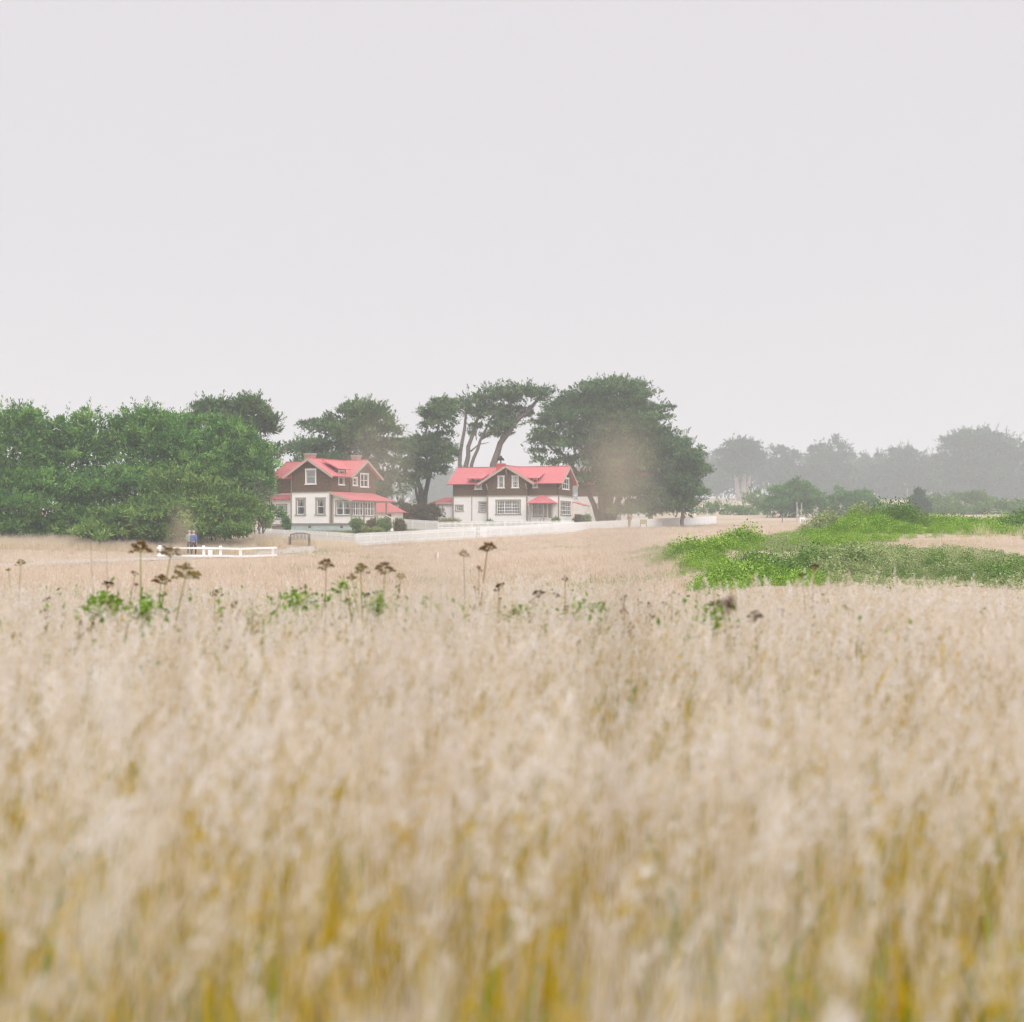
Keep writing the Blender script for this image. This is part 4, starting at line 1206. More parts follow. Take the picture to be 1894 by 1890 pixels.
def picket_fence(label, pts, h, singles, spacing=0.15, zf_=None):
    """pts: ground polyline; singles: set of arc ranges built picket by picket, the rest joined"""
    p0 = pts[0]
    gq = zf_ or gz1
    root = empty('picket_fence', (p0[0], p0[1], gq(*p0)))
    tag(root, label, 'fence', 'white picket fences')
    O = root.location.copy()
    s_all = 0.0
    rest = MB()
    tmpl = picket_mesh(h)
    tv = [v.co.copy() for v in tmpl.vertices]
    tf = [tuple(f.vertices) for f in tmpl.polygons]
    for a, b in zip(pts, pts[1:]):
        a, b = Vector(a), Vector(b)
        L = (b - a).length
        d = (b - a) / L
        ang = math.atan2(d.y, d.x)
        rot = Matrix.Rotation(ang, 3, 'Z')
        side = Vector((-d.y, d.x, 0))
        n = int(L / spacing)
        for k in range(n + 1):
            s = k * spacing
            x, y = a.x + d.x * s, a.y + d.y * s
            loc = Vector((x, y, gq(x, y) + 0.02)) - O
            if any(lo <= s_all + s <= hi for lo, hi in singles):
                o = bpy.data.objects.new('picket', tmpl)
                o.location = loc
                o.rotation_euler = (0, 0, ang)
                link(o, root)
            else:
                i = len(rest.v)
                rest.v += [tuple(rot @ v + loc) for v in tv]
                rest.f += [tuple(j + i for j in f) for f in tf]
        m = max(1, int(round(L / 2.4)))
        for k in range(m):
            q0, q1 = a + (b - a) * (k / m), a + (b - a) * ((k + 1) / m)
            Z0, Z1 = gq(q0.x, q0.y), gq(q1.x, q1.y)
            for hz in (0.30, h - 0.24):
                mb = MB()
                off = side * 0.042
                mb.beam(Vector((q0.x, q0.y, Z0 + hz)) - O + off, Vector((q1.x, q1.y, Z1 + hz)) - O + off, 0.05, 0.09)
                mb.build('rail', M['fence_white'], root)
            mb = MB()
            c = Vector((q0.x, q0.y, Z0)) - O + side * 0.12
            mb.box(c.x - 0.05, c.x + 0.05, c.y - 0.05, c.y + 0.05, c.z - 0.3, c.z + h - 0.05)
            mb.build('post', M['fence_white'], root)
        s_all += L
    if rest.f:
        o = rest.build('pickets', M['fence_white'], root)
        o['kind'] = 'stuff'
    return root

def fence_z(x, y):
    """ground line of the long fence: an even grade"""
    d = [122, 138, 165, 188, 215]
    return float(np.interp(y, d, [EYE + (HY - p) * q / FPX for p, q in zip((1010.5, 999.5, 984, 975.5, 968.5), d)]))
corner = xy(661, 122)
far = xy(1325, 215)
picket_fence('white picket fence with open gaps in front of the left house', [xy(474, 134), corner], 1.0, [(0, 99)])
V1 = Vector(corner); V2 = Vector(far)
dirf = (V2 - V1).normalized()
g_s = 22.2
pg0, pg1 = V1 + dirf * g_s, V1 + dirf * (g_s + 1.3)
picket_fence('white picket fence from the near corner up to the gate', [tuple(V1), tuple(pg0)], 1.08, [(0, 15)], zf_=fence_z)
picket_fence('long white picket fence from the gate past the right house and trees', [tuple(pg1), far], 1.08, [(0, 12)], zf_=fence_z)
# gate standing slightly open
gt = empty('garden_gate', (pg0.x, pg0.y, fence_z(pg0.x, pg0.y)), -R(12))
tag(gt, 'narrow white picket gate standing ajar in the long fence', 'gate')
for k in range(9):
    o = bpy.data.objects.new('picket', picket_mesh(1.0)); o.location = (0.06 + k * 0.13, -0.05, 0.06); link(o, gt)
for hz in (0.3, 0.76):
    board(gt, 'rail', M['fence_white'], (0, 0, hz), (1.18, 0, hz), 0.04, 0.08)
board(gt, 'hinge_post', M['fence_white'], (-0.06, 0.04, -0.2), (-0.06, 0.04, 1.1), 0.12, 0.12)
picket_fence('short white picket fence between the two houses', [xy(738, 163), xy(810, 157)], 1.15, [(0, 99)])
picket_fence('white picket fence along the front garden of the right house', [xy(812, 160), xy(935, 165), xy(1062, 168.5)], 0.95, [(0, 7.5)])

# ------------------------------------------------------------------ shrubs by the houses
def shrub(label, px, py, d, rx, ry, mat, seed, n=90, name='shrub'):
    bx = (px - CX) / FPX * d
    root = empty(name, (bx, d, gz1(bx, d)))
    tag(root, label, 'shrub', 'garden shrubs')
    zc = EYE + (HY - py) * d / FPX
    r = rx * d / FPX
    lb = [(Vector((0, 0, zc - root.location.z)), r, r, ry * d / FPX), (Vector((r * 0.3, 0.1, zc - root.location.z - 0.2)), r * 0.8, r * 0.8, ry * d / FPX * 0.8)]
    V, T = crown_quads(lb, n, 26, 0.26, 0.17, seed, flat=0.8, low=-0.6)
    link(bpy.data.objects.new('foliage', quad_mesh('foliage', V, mat, T)), root)
    rng = np.random.RandomState(seed)
    mb = MB()
    for k in range(5):
        mb.tube(wob((0, 0, -0.15), (rng.uniform(-r, r) * 0.6, rng.uniform(-r, r) * 0.5, zc - root.location.z), rng, 3), [0.03, 0.025, 0.02, 0.01], 5)
    mb.build('stems', M['bark_dark'], root)
    return root
shrub('rounded dark green shrub at the left house porch corner', 660, 974, 141, 11, 11, M['leaf_bush'], 101)
shrub('russet shrub between two green shrubs by the glazed porch', 687, 974, 142, 9, 10, M['leaf_shrub_brown'], 102, 60)
shrub('rounded green shrub in front of the porch steps', 709, 974, 142, 12, 11, M['leaf_bush'], 103)
shrub('olive clipped shrub right of the porch steps', 738, 974, 144, 8, 11, ramp_mat('olive_shrub_foliage', [(0.10, 0.12, 0.05), (0.17, 0.18, 0.08), (0.25, 0.24, 0.12)], 0.0), 104)
shrub('low lime green plant left of the russet shrub', 676, 982, 140, 7, 4, M['leaf_lime'], 105, 40)
shrub('low lime green plant right of the russet shrub', 697, 982, 140, 8, 4.5, M['leaf_lime'], 106, 40)
shrub('green bush against the left foot of the left house', 529, 970, 146, 5, 10, M['leaf_bush'], 107, 50)
shrub('small green bush half hidden by the bare grey twigs', 490, 968, 140, 8, 9, M['leaf_lime'], 108, 50)
shrub('dark low shrub at the left edge of the right house garden fence', 905, 967, 171, 7, 2.6, M['leaf_bush'], 109, 30)
shrub('low shrub by the porch of the right house', 1027, 964, 170, 8, 4, M['leaf_lime'], 110, 36)
shrub('russet shrub right of the right house by the fence', 1070, 960, 176, 9, 6, M['leaf_shrub_brown'], 111, 50)
shrub('green shrub under the trees right of the right house', 1084, 962, 178, 8, 8, M['leaf_bush'], 112, 50)
# sword-leaved plant
d = 166
bx = (832 - CX) / FPX * d
sw = empty('spiky_plant', (bx, d, gz1(bx, d)))
tag(sw, 'spiky yellow green sword leaved plant by the right house annex', 'plant')
rng = np.random.RandomState(120)
n = 820
P = np.stack([rng.uniform(-0.75, 0.75, n), rng.uniform(-0.4, 0.4, n), rng.uniform(0, 0.3, n)], 1)
D = np.stack([P[:, 0] * 0.8 + rng.normal(0, 0.25, n), rng.normal(0, 0.3, n), rng.uniform(0.5, 1.1, n)], 1)
link(bpy.data.objects.new('leaves', quad_mesh('leaves', kites(P, D, rng.uniform(0.5, 1.15, n), rng.uniform(0.05, 0.09, n), rng), M['leaf_yucca'], rng.uniform(0, 1, n))), sw)
# tall grass left of the hedge line: brown hedge between the houses
d = 176
hd = empty('hedge', (pt(775, 960, d).x, d, gz1(pt(775, 960, d).x, d)))
tag(hd, 'brownish green hedge behind the short fence between the houses', 'hedge')
V, T = crown_quads([(pt(px, 952, d) - hd.location, 1.2, 0.9, 0.95) for px in range(748, 806, 8)], 160, 34, 0.4, 0.24, 130, flat=0.7, low=-0.6)
link(bpy.data.objects.new('foliage', quad_mesh('foliage', V, M['leaf_shrub_brown'], T)), hd)

# ------------------------------------------------------------------ bench, rail fence, posts, panel
def bench(px, d, rz):
    x = (px - CX) / FPX * d
    root = empty('garden_bench', (x, d, gz1(x, d)), rz)
    tag(root, 'weathered grey wooden bench in the dry grass before the left picket fence', 'bench')
    m = M['greywood']
    for k in range(4):
        board(root, 'seat_slat', m, (-0.75, -0.2 + k * 0.12, 0.44), (0.75, -0.2 + k * 0.12, 0.44), 0.09, 0.03)
    for k in range(13):
        a = -0.66 + k * 0.11
        board(root, 'back_slat', m, (a, 0.24, 0.5), (a, 0.27, 0.86 + 0.09 * math.cos(a / 0.72 * 1.5)), 0.045, 0.02)
    mb = MB()
    top = [(-0.75 + k * 0.15, 0.27, 0.86 + 0.10 * math.cos((-0.75 + k * 0.15) / 0.75 * 1.55)) for k in range(11)]
    for a, b in zip(top, top[1:]): mb.beam(a, b, 0.05, 0.07)
    mb.build('back_rail', m, root)
    for s in (-1, 1):
        board(root, 'leg', m, (s * 0.76, -0.25, -0.05), (s * 0.76, -0.25, 0.64), 0.07, 0.07)
        board(root, 'leg', m, (s * 0.76, 0.24, -0.05), (s * 0.76, 0.27, 0.88), 0.07, 0.07)
        board(root, 'armrest', m, (s * 0.76, -0.3, 0.66), (s * 0.76, 0.26, 0.66), 0.09, 0.04)
bench(554, 116, R(-4))

def rail_fence():
    d0 = 101.0
    P = [(296, 1034, d0), (377, 1034, 101.5), (408, 1035, 101.5), (445, 1037, 101), (505, 1036, 103)]
    pos = [Vector(((a - CX) / FPX * d, d, gz1((a - CX) / FPX * d, d))) for a, _, d in P]
    root = empty('rail_fence', pos[0])
    tag(root, 'low white two rail fence beside the gravel path', 'fence')
    O = pos[0]
    for k, p in enumerate(pos):
        mb = MB()
        q = p - O
        w = 0.085
        mb.box(q.x - w, q.x + w, q.y - w, q.y + w, q.z - 0.3, q.z + (0.86 if k < 3 else 0.74))
        mb.build('post', M['fence_white'], root)
    ext = [pos[0] + Vector((-0.18, 0, 0))] + pos[1:-1] + [pos[-1] + Vector((0.28, 0, 0))]
    for a, b in zip(ext, ext[1:]):
        for hz in (0.16, 0.68):
            board(root, 'rail', M['fence_white'], a - O + Vector((0, -0.12, hz)), b - O + Vector((0, -0.12, hz)), 0.07, 0.13)
rail_fence()
x = (389 - CX) / FPX * 101.3
sg = empty('sign_board', (x, 101.3, gz1(x, 101.3)))
tag(sg, 'small plain white board standing behind the low rail fence', 'sign')
mbox(sg, 'board', M['fence_white'], -0.15, 0.15, -0.02, 0.02, 0.1, 0.58)
board(sg, 'stake', M['fence_white'], (0, 0.04, -0.2), (0, 0.04, 0.45), 0.06, 0.04)

def post(label, px, d, h, w, mat, name='wooden_post', lean=0.0, cat='post', group=None, cap=False):
    x = (px - CX) / FPX * d
    root = empty(name, (x, d, gz1(x, d)))
    tag(root, label, cat, group)
    mb = MB()
    mb.tube([(0, 0, -0.25), (lean * 0.5, 0, h * 0.5), (lean, 0, h)], [w * 0.55, w * 0.5, w * 0.45], 8)
    mb.build('shaft', mat, root)
    mb = MB()
    mb.tube([(lean, 0, h), (lean, 0, h + w * 0.5)], [w * 0.6, w * 0.12], 8)
    mb.build('cap', mat, root)
    return root
post('left of two short grey marker posts in the dry field below the fence', 805.5, 96, 0.50, 0.11, M['palewood'], 'marker_post', group='short grey marker posts')
post('right of two short grey marker posts in the dry field below the fence', 810, 95.5, 0.46, 0.10, M['fence_white'], 'marker_post', group='short grey marker posts')
post('small pale post at the foot of the left grove', 289, 109.5, 0.75, 0.17, M['palewood'], 'marker_post')
post('tall thin white flagpole at the right end of the long fence', 1285, 222, 4.2, 0.16, M['fence_white'], 'flagpole', cat='pole')
post('left of the two thin grey poles in front of the rounded bush', 1474, 216, 2.9, 0.16, M['palewood'], 'grey_pole', cat='pole', group='thin grey poles in the field')
post('right of the two thin grey poles in front of the rounded bush', 1482.5, 218, 2.7, 0.16, M['palewood'], 'grey_pole', cat='pole', group='thin grey poles in the field')
post('thin pale utility pole before the far right trees', 1678, 420, 5.4, 0.26, M['palewood'], 'utility_pole', cat='pole')
post('stubby dark post in the field left of the grey poles', 1447, 214, 0.75, 0.15, M['greywood'])
post('small grey stake by the long fence right of the panel', 1223, 184, 0.6, 0.13, M['palewood'])
dp = post('dark post with a short bent arm at the far end of the long fence', 1276, 206, 1.15, 0.18, M['greywood'])
board(dp, 'arm', M['black'], (0, 0, 1.2), (0.5, 0, 1.05), 0.10, 0.10)
# information panel on two legs
x = (1190 - CX) / FPX * 183
ip = empty('information_panel', (x, 183, gz1(x, 183)), -R(10))
tag(ip, 'tan information panel on two legs in front of the long fence', 'panel')
mb = MB(); mb.prism([(-0.42, -0.12, 0.42), (0.42, -0.12, 0.42), (0.42, 0.1, 0.98), (-0.42, 0.1, 0.98)], (0, 0.05, -0.02))
mb.build('board', M['panel'], ip)
for s in (-1, 1):
    board(ip, 'leg', M['greywood'], (s * 0.36, 0.05, -0.2), (s * 0.36, 0.05, 0.8), 0.07, 0.07)
# white sawhorse
x = (1484 - CX) / FPX * 208
sh = empty('sawhorse', (x, 208, gz1(x, 208)), R(15))
tag(sh, 'small white splay legged sawhorse at the foot of the grey poles', 'sawhorse')
board(sh, 'top_beam', M['fence_white'], (-0.42, 0, 0.78), (0.42, 0, 0.74), 0.2, 0.26)
for sx in (-1, 1):
    for sy in (-1, 1):
        board(sh, 'leg', M['fence_white'], (sx * 0.30, sy * 0.06, 0.72), (sx * 0.42, sy * 0.26, -0.1), 0.11, 0.09)

# ------------------------------------------------------------------ people
def skin_obj(name, verts, edges, radii, mat, parent, sub=2, root_i=0):
    me = bpy.data.meshes.new(name)
    me.from_pydata(verts, edges, [])
    me.materials.append(mat)
    o = link(bpy.data.objects.new(name, me), parent)
    o.modifiers.new('Skin', 'SKIN')
    for i, r in enumerate(radii):
        s = me.skin_vertices[0].data[i]
        s.radius = (r, r) if not isinstance(r, tuple) else r
        s.use_root = (i == root_i)
    m = o.modifiers.new('Subdivision', 'SUBSURF')
    m.levels = m.render_levels = sub
    return o

def person(label, px, d, rz, h, jacket, trousers, hair, stride=0.12, lean=0.0):
    x = (px - CX) / FPX * d
    root = empty('person', (x, d, gz1(x, d)), rz)
    tag(root, label, 'person', 'people out walking')
    k = h / 1.75
    S = lambda *p: tuple(c * k for c in p)
    J = {'pel': S(0, 0, 0.96), 'wai': S(0, 0, 1.10), 'che': S(0, lean * 0.5, 1.32), 'nk0': S(0, lean, 1.46), 'nk1': S(0, lean + 0.01, 1.53), 'hd0': S(0, lean + 0.025, 1.60), 'hd1': S(0, lean + 0.03, 1.67), 'hd2': S(0, lean + 0.015, 1.74)}
    for s, n in ((-1, 'l'), (1, 'r')):
        f = stride * s
        J['sh' + n] = S(s * 0.17, lean, 1.42)
        J['el' + n] = S(s * 0.235, lean - 0.04 - f * 0.4, 1.15)
        J['wr' + n] = S(s * 0.22, 0.06 - f * 0.8, 0.93)
        J['pa' + n] = S(s * 0.215, 0.09 - f * 0.9, 0.87)
        J['hp' + n] = S(s * 0.09, 0, 0.90)
        J['kn' + n] = S(s * 0.10, 0.04 + f * 0.8, 0.50)
        J['an' + n] = S(s * 0.10, -0.02 + f * 1.3, 0.09)
        J['to' + n] = S(s * 0.115, 0.14 + f * 1.3, 0.035)
    def chain(names_edges, rad, name, mat, sub=2):
        ks = []
        for a, b in names_edges:
            for q in (a, b):
                if q not in ks: ks.append(q)
        return skin_obj(name, [J[q] for q in ks], [(ks.index(a), ks.index(b)) for a, b in names_edges], [rad[q] * k if not isinstance(rad[q], tuple) else tuple(c * k for c in rad[q]) for q in ks], mat, root, sub)
    spine = [('pel', 'wai'), ('wai', 'che'), ('che', 'nk0'), ('nk0', 'nk1'), ('nk1', 'hd0'), ('hd0', 'hd1'), ('hd1', 'hd2')]
    rad = dict(pel=0.12, wai=0.11, che=0.13, nk0=0.075, nk1=0.052, hd0=0.078, hd1=0.092, hd2=0.065)
    edges = list(spine)
    for n in 'lr':
        edges += [('nk0', 'sh' + n), ('sh' + n, 'el' + n), ('el' + n, 'wr' + n), ('wr' + n, 'pa' + n), ('pel', 'hp' + n), ('hp' + n, 'kn' + n), ('kn' + n, 'an' + n), ('an' + n, 'to' + n)]
        rad.update({'sh' + n: 0.058, 'el' + n: 0.042, 'wr' + n: 0.028, 'pa' + n: 0.036, 'hp' + n: 0.085, 'kn' + n: 0.056, 'an' + n: 0.038, 'to' + n: 0.034})
        s = -1 if n == 'l' else 1
        for q in range(5):
            b = Vector(J['pa' + n])
            dx = (-0.026 + q * 0.015) * k if q < 4 else s * -0.04 * k
            J['f%s%d' % (n, q)] = tuple(b + Vector((0.006 * s, dx if q < 4 else 0.035 * k, (-0.05 - 0.008 * (q in (1, 2))) * k if q < 4 else -0.02 * k)))
            J['g%s%d' % (n, q)] = tuple(b + Vector((-0.008 * s, dx if q < 4 else 0.05 * k, (-0.08 - 0.012 * (q in (1, 2))) * k if q < 4 else -0.045 * k)))
            rad['f%s%d' % (n, q)] = 0.010
            rad['g%s%d' % (n, q)] = 0.008
            edges += [('pa' + n, 'f%s%d' % (n, q)), ('f%s%d' % (n, q), 'g%s%d' % (n, q))]
    chain(edges, rad, 'body', M['skin'])
    ce = [('pel', 'wai'), ('wai', 'che'), ('che', 'nk0')]
    cr = dict(pel=(0.165, 0.135), wai=(0.16, 0.13), che=(0.175, 0.14), nk0=0.095)
    for n in 'lr':
        ce += [('nk0', 'sh' + n), ('sh' + n, 'el' + n), ('el' + n, 'wr' + n)]
        cr.update({'sh' + n: 0.085, 'el' + n: 0.066, 'wr' + n: 0.048})
    chain(ce, cr, 'jacket', jacket)
    te, tr_ = [], dict(pel=(0.145, 0.12))
    for n in 'lr':
        te += [('pel', 'hp' + n), ('hp' + n, 'kn' + n), ('kn' + n, 'an' + n)]
        tr_.update({'hp' + n: 0.102, 'kn' + n: 0.075, 'an' + n: 0.062})
    chain(te, tr_, 'trousers', trousers)
    import bmesh
    bm = bmesh.new()
    c = Vector(J['hd1'])
    bmesh.ops.create_icosphere(bm, subdivisions=3, radius=0.105 * k, matrix=Matrix.Translation(c + Vector((0, -0.012, 0.012))))
    bmesh.ops.delete(bm, geom=[v for v in bm.verts if (v.co.y > c.y + 0.045 * k and v.co.z < c.z + 0.06 * k) or v.co.z < c.z - 0.075 * k], context='VERTS')
    me = bpy.data.meshes.new('hair'); bm.to_mesh(me); bm.free()
    me.materials.append(hair)
    link(bpy.data.objects.new('hair', me), root)
    for n in 'lr':
        a, t = Vector(J['an' + n]), Vector(J['to' + n])
        bm = bmesh.new()
        bmesh.ops.create_uvsphere(bm, u_segments=10, v_segments=6, radius=1.0)
        for v in bm.verts:
            v.co = Vector((v.co.x * 0.052, v.co.y * 0.14, max(v.co.z, -0.55) * 0.07)) * k + a.lerp(t, 0.5) + Vector((0, 0, -0.018))
        me = bpy.data.meshes.new('shoe'); bm.to_mesh(me); bm.free()
        me.materials.append(M['shoe'])
        link(bpy.data.objects.new('shoe', me), root)
    return root
M['shoe'] = plain('pale_shoe', (0.55, 0.53, 0.52), 0.7, 0.05)
jk = lambda n, c: plain(n, c, 0.8, 0.12, 8.0)
hair_grey, hair_brown = jk('grey_hair', (0.45, 0.41, 0.37)), jk('brown_hair', (0.10, 0.06, 0.04))
dark = jk('dark_trousers', (0.03, 0.03, 0.038))
person('walker in blue jacket and dark trousers seen from behind by the rail fence', 358, 103.5, R(-8), 1.74, jk('blue_jacket', (0.07, 0.13, 0.40)), dark, hair_grey)
person('walker in pale green top half hidden beside the one in blue', 350.5, 104.2, R(6), 1.70, jk('pale_green_top', (0.25, 0.42, 0.36)), dark, hair_grey)
person('distant walker in grey blue top left of the pair by the long fence', 1145, 181, R(170), 1.66, jk('grey_blue_top', (0.22, 0.26, 0.36)), jk('grey_blue_trousers', (0.16, 0.18, 0.26)), hair_brown)
person('distant walker in russet top right of the pair by the long fence', 1164, 181, R(190), 1.68, jk('russet_top', (0.30, 0.13, 0.10)), jk('stone_trousers', (0.36, 0.30, 0.26)), hair_brown)

# ------------------------------------------------------------------ scattered ground cover
def scatter(name, P, rot, scl, var, protos, label, cat):
    me = bpy.data.meshes.new(name)
    me.vertices.add(len(P))
    me.vertices.foreach_set('co', np.asarray(P, np.float32).ravel())
    a = me.attributes.new('rot', 'FLOAT_VECTOR', 'POINT'); a.data.foreach_set('vector', np.asarray(rot, np.float32).ravel())
    a = me.attributes.new('scl', 'FLOAT', 'POINT'); a.data.foreach_set('value', np.asarray(scl, np.float32))
    a = me.attributes.new('var', 'INT', 'POINT'); a.data.foreach_set('value', np.asarray(var, np.int32))
    o = link(bpy.data.objects.new(name, me))
    tag(o, label, cat, kind='stuff')
    ng = bpy.data.node_groups.new(name + '_scatter', 'GeometryNodeTree')
    ng.interface.new_socket('Geometry', in_out='INPUT', socket_type='NodeSocketGeometry')
    ng.interface.new_socket('Geometry', in_out='OUTPUT', socket_type='NodeSocketGeometry')
    N, Lk = ng.nodes, ng.links
    gi, go = N.new('NodeGroupInput'), N.new('NodeGroupOutput')
    jn = N.new('GeometryNodeJoinGeometry')
    def attr(nm, ty):
        q = N.new('GeometryNodeInputNamedAttribute'); q.data_type = ty; q.inputs['Name'].default_value = nm
        return [s for s in q.outputs if s.enabled and s.name == 'Attribute'][0]
    ar, asc, av = attr('rot', 'FLOAT_VECTOR'), attr('scl', 'FLOAT'), attr('var', 'INT')
    for k, pm in enumerate(protos):
        po = bpy.data.objects.new(name + '_tuft', pm)
        oi = N.new('GeometryNodeObjectInfo'); oi.inputs['Object'].default_value = po; oi.inputs['As Instance'].default_value = True
        cp = N.new('FunctionNodeCompare'); cp.data_type = 'INT'; cp.operation = 'EQUAL'
        ins = [s for s in cp.inputs if s.enabled]
        Lk.new(av, ins[0]); ins[1].default_value = k
        io = N.new('GeometryNodeInstanceOnPoints')
        Lk.new(gi.outputs[0], io.inputs['Points']); Lk.new(cp.outputs[0], io.inputs['Selection'])
        Lk.new(oi.outputs['Geometry'], io.inputs['Instance'])
        Lk.new(ar, io.inputs['Rotation']); Lk.new(asc, io.inputs['Scale'])
        Lk.new(io.outputs[0], jn.inputs[0])
    Lk.new(jn.outputs[0], go.inputs[0])
    md = o.modifiers.new('scatter', 'NODES')
    md.node_group = ng
    return o

def ribbon(pts, w, side):
    """pts (K,3) -> (K-1,4,3) quads of tapering width"""
    K = len(pts)
    ww = np.asarray(w)[:, None] * side[None, :] / 2
    a, b = pts + ww, pts - ww
    return np.stack([a[:-1], b[:-1], b[1:], a[1:]], 1)

def seed_head(base, axis, length, width, n, rng, sp=0.02):
    t = rng.uniform(0, 1, n)
    prof = np.sin(np.pi * np.clip(t * 0.92 + 0.08, 0, 1)) ** 0.7
    r = nrm(rng.normal(size=(n, 3)))
    P = base + axis * (t * length)[:, None] + r * (width * 0.5 * prof * rng.uniform(0.2, 1, n))[:, None]
    D = axis[None] * 0.9 + r * 0.55
    return kites(P, D, sp * rng.uniform(0.7, 1.3, n), sp * 0.3 * rng.uniform(0.7, 1.3, n), rng)

def grass_tuft(seed, n_stalk, n_blade, h0, h1, rad, mat, head=(0.07, 0.14), hw=0.018, nsp=26, blade_h=(0.25, 0.6), sw=0.0026, bw=0.0055, sp=0.02, lean=0.17, wind=0.09, arc=(0.15, 0.75)):
    rng = np.random.RandomState(seed)
    Q, T = [], []
    for k in range(n_stalk):
        b = np.array([rng.normal(0, rad), rng.normal(0, rad), 0.0])
        h = rng.uniform(h0, h1)
        ln = np.array([rng.normal(wind, lean), rng.normal(0, lean), 0]) * h
        t = np.linspace(0, 1, 5)[:, None]
        p = b + ln * t ** 2 + np.array([0, 0, h]) * t
        side = nrm(np.array([rng.normal(), rng.normal(), 0.0]))
        q = ribbon(p, np.linspace(sw, sw * 0.6, 5), side)
        Q.append(q); tt = rng.uniform(0.25, 0.9); T += [tt * 0.8] * len(q)
        if nsp:
            ax = nrm(p[-1] - p[-2] + np.array([rng.normal(0.05, 0.06), rng.normal(0, 0.06), 0]))
            q = seed_head(p[-1] - ax * 0.02, ax, rng.uniform(*head), hw * rng.uniform(0.6, 1.4), nsp, rng, sp)
            Q.append(q); T += list(np.clip(tt + rng.normal(0.12, 0.12, len(q)), 0, 1))
    for k in range(n_blade):
        b = np.array([rng.normal(0, rad), rng.normal(0, rad), 0.0])
        h = rng.uniform(*blade_h)
        an = rng.uniform(0, 2 * math.pi)
        out = np.array([math.cos(an), math.sin(an), 0]) * h * rng.uniform(*arc)
        t = np.linspace(0, 1, 5)[:, None]
        p = b + out * t ** 1.8 + np.array([0, 0, h]) * (t - 0.35 * t ** 3 * rng.uniform(0, 1))
        side = np.array([-math.sin(an), math.cos(an), 0.0])
        q = ribbon(p, bw * np.array([0.8, 1, 0.9, 0.6, 0.15]), side)
        Q.append(q); T += [rng.uniform(0, 0.75)] * len(q)
    Q, T = np.concatenate(Q), np.array(T)
    return quad_mesh('tuft', Q, mat, T) if mat is not None else (Q, T)

def wave(x, y, seed, f=1.0):
    rng = np.random.RandomState(seed)
    z = 0
    for k in range(8):
        th, ph, ff = rng.uniform(0, 6.28), rng.uniform(0, 6.28), f * rng.uniform(0.5, 2.0)
        z = z + np.sin(ff * (x * math.cos(th) + y * math.sin(th)) + ph)
    return z / 4.0

def wedge(n, y0, y1, rng, spread=0.5, side=1.0, power=1.0):
    """points in the viewed wedge and a margin around it; density uniform in area"""
    y = np.sqrt(rng.uniform(y0 ** 2, y1 ** 2, n)) if power == 1 else y0 + (y1 - y0) * rng.uniform(0, 1, n) ** power
    return rng.uniform(-1, 1, n) * (spread * y + side), y

# near meadow
rng = np.random.RandomState(201)
lib = [[grass_tuft(300 + k, 6, 8, 0.68, 0.95, 0.06, None, head=(0.08, 0.16), hw=0.019, nsp=30, sp=0.018, sw=0.0034, arc=(0.05, 0.4)) for k in range(8)],
       [grass_tuft(310 + k, 2, 22, 0.45, 0.78, 0.07, None, blade_h=(0.35, 0.74), bw=0.011, arc=(0.04, 0.35)) for k in range(6)],
       [grass_tuft(320 + k, 0, 18, 0.3, 0.5, 0.07, None, blade_h=(0.35, 0.74), bw=0.014, arc=(0.06, 0.45)) for k in range(5)]]
def meadow_patch(seed, dens, mix, half=0.62):
    """a patch of meadow about 1.2 m across, thinning at its rim; mix = shares of pale, golden and green tufts"""
    rng = np.random.RandomState(seed)
    n = int(dens * 1.1)
    Q, T, I = [], [], []
    for k in range(n):
        r, a = half * math.sqrt(rng.uniform(0, 1)), rng.uniform(0, 6.283)
        ty = rng.choice(3, p=mix)
        q, t = lib[ty][rng.randint(len(lib[ty]))]
        an, sc_ = rng.uniform(-0.9, 0.9), rng.uniform(0.84, 1.06)
        c_, s_ = math.cos(an), math.sin(an)
        qq = q * sc_
        qq = np.stack([qq[..., 0] * c_ - qq[..., 1] * s_ + r * math.cos(a), qq[..., 0] * s_ + qq[..., 1] * c_ + r * math.sin(a), qq[..., 2]], -1)
        Q.append(qq); T.append(np.clip(t * 0.75 + rng.uniform(0, 0.3), 0, 1)); I.append(np.full(len(q), ty))
    return quad_mesh('meadow_patch', np.concatenate(Q), [M['grass'], M['grass_low'], M['grass_green']], np.concatenate(T), np.concatenate(I))
pale, gold, green = (0.56, 0.35, 0.09), (0.12, 0.70, 0.18), (0.14, 0.34, 0.52)
protos = [meadow_patch(700 + k, 37, (0.70, 0.25, 0.05) if k < 3 else (0.50, 0.40, 0.10)) for k in range(6)] + [meadow_patch(720 + k, 24, gold) for k in range(4)] + [meadow_patch(740 + k, 24, green) for k in range(3)]
gxx, gyy = np.meshgrid(np.arange(-9.5, 9.6, 0.62), np.arange(0.70, 16.6, 0.62))
x, y = gxx.ravel() + rng.uniform(-0.25, 0.25, gxx.size), gyy.ravel() + rng.uniform(-0.25, 0.25, gxx.size)
keep = (np.abs(x) < 0.47 * y + 1.0)
x, y = x[keep], y[keep]
n = len(x)
near = np.clip((4.6 - y) / 3.2, 0, 1)
u = rng.uniform(0, 1, n) - 0.14 * wave(x, y, 9, 1.7)
base_v = np.where(rng.uniform(size=n) < 0.15 + 0.75 * near, 3 + rng.randint(0, 3, n), rng.randint(0, 3, n))
var = np.where(u < 0.08 + 0.60 * near, 6 + rng.randint(0, 4, n), base_v)
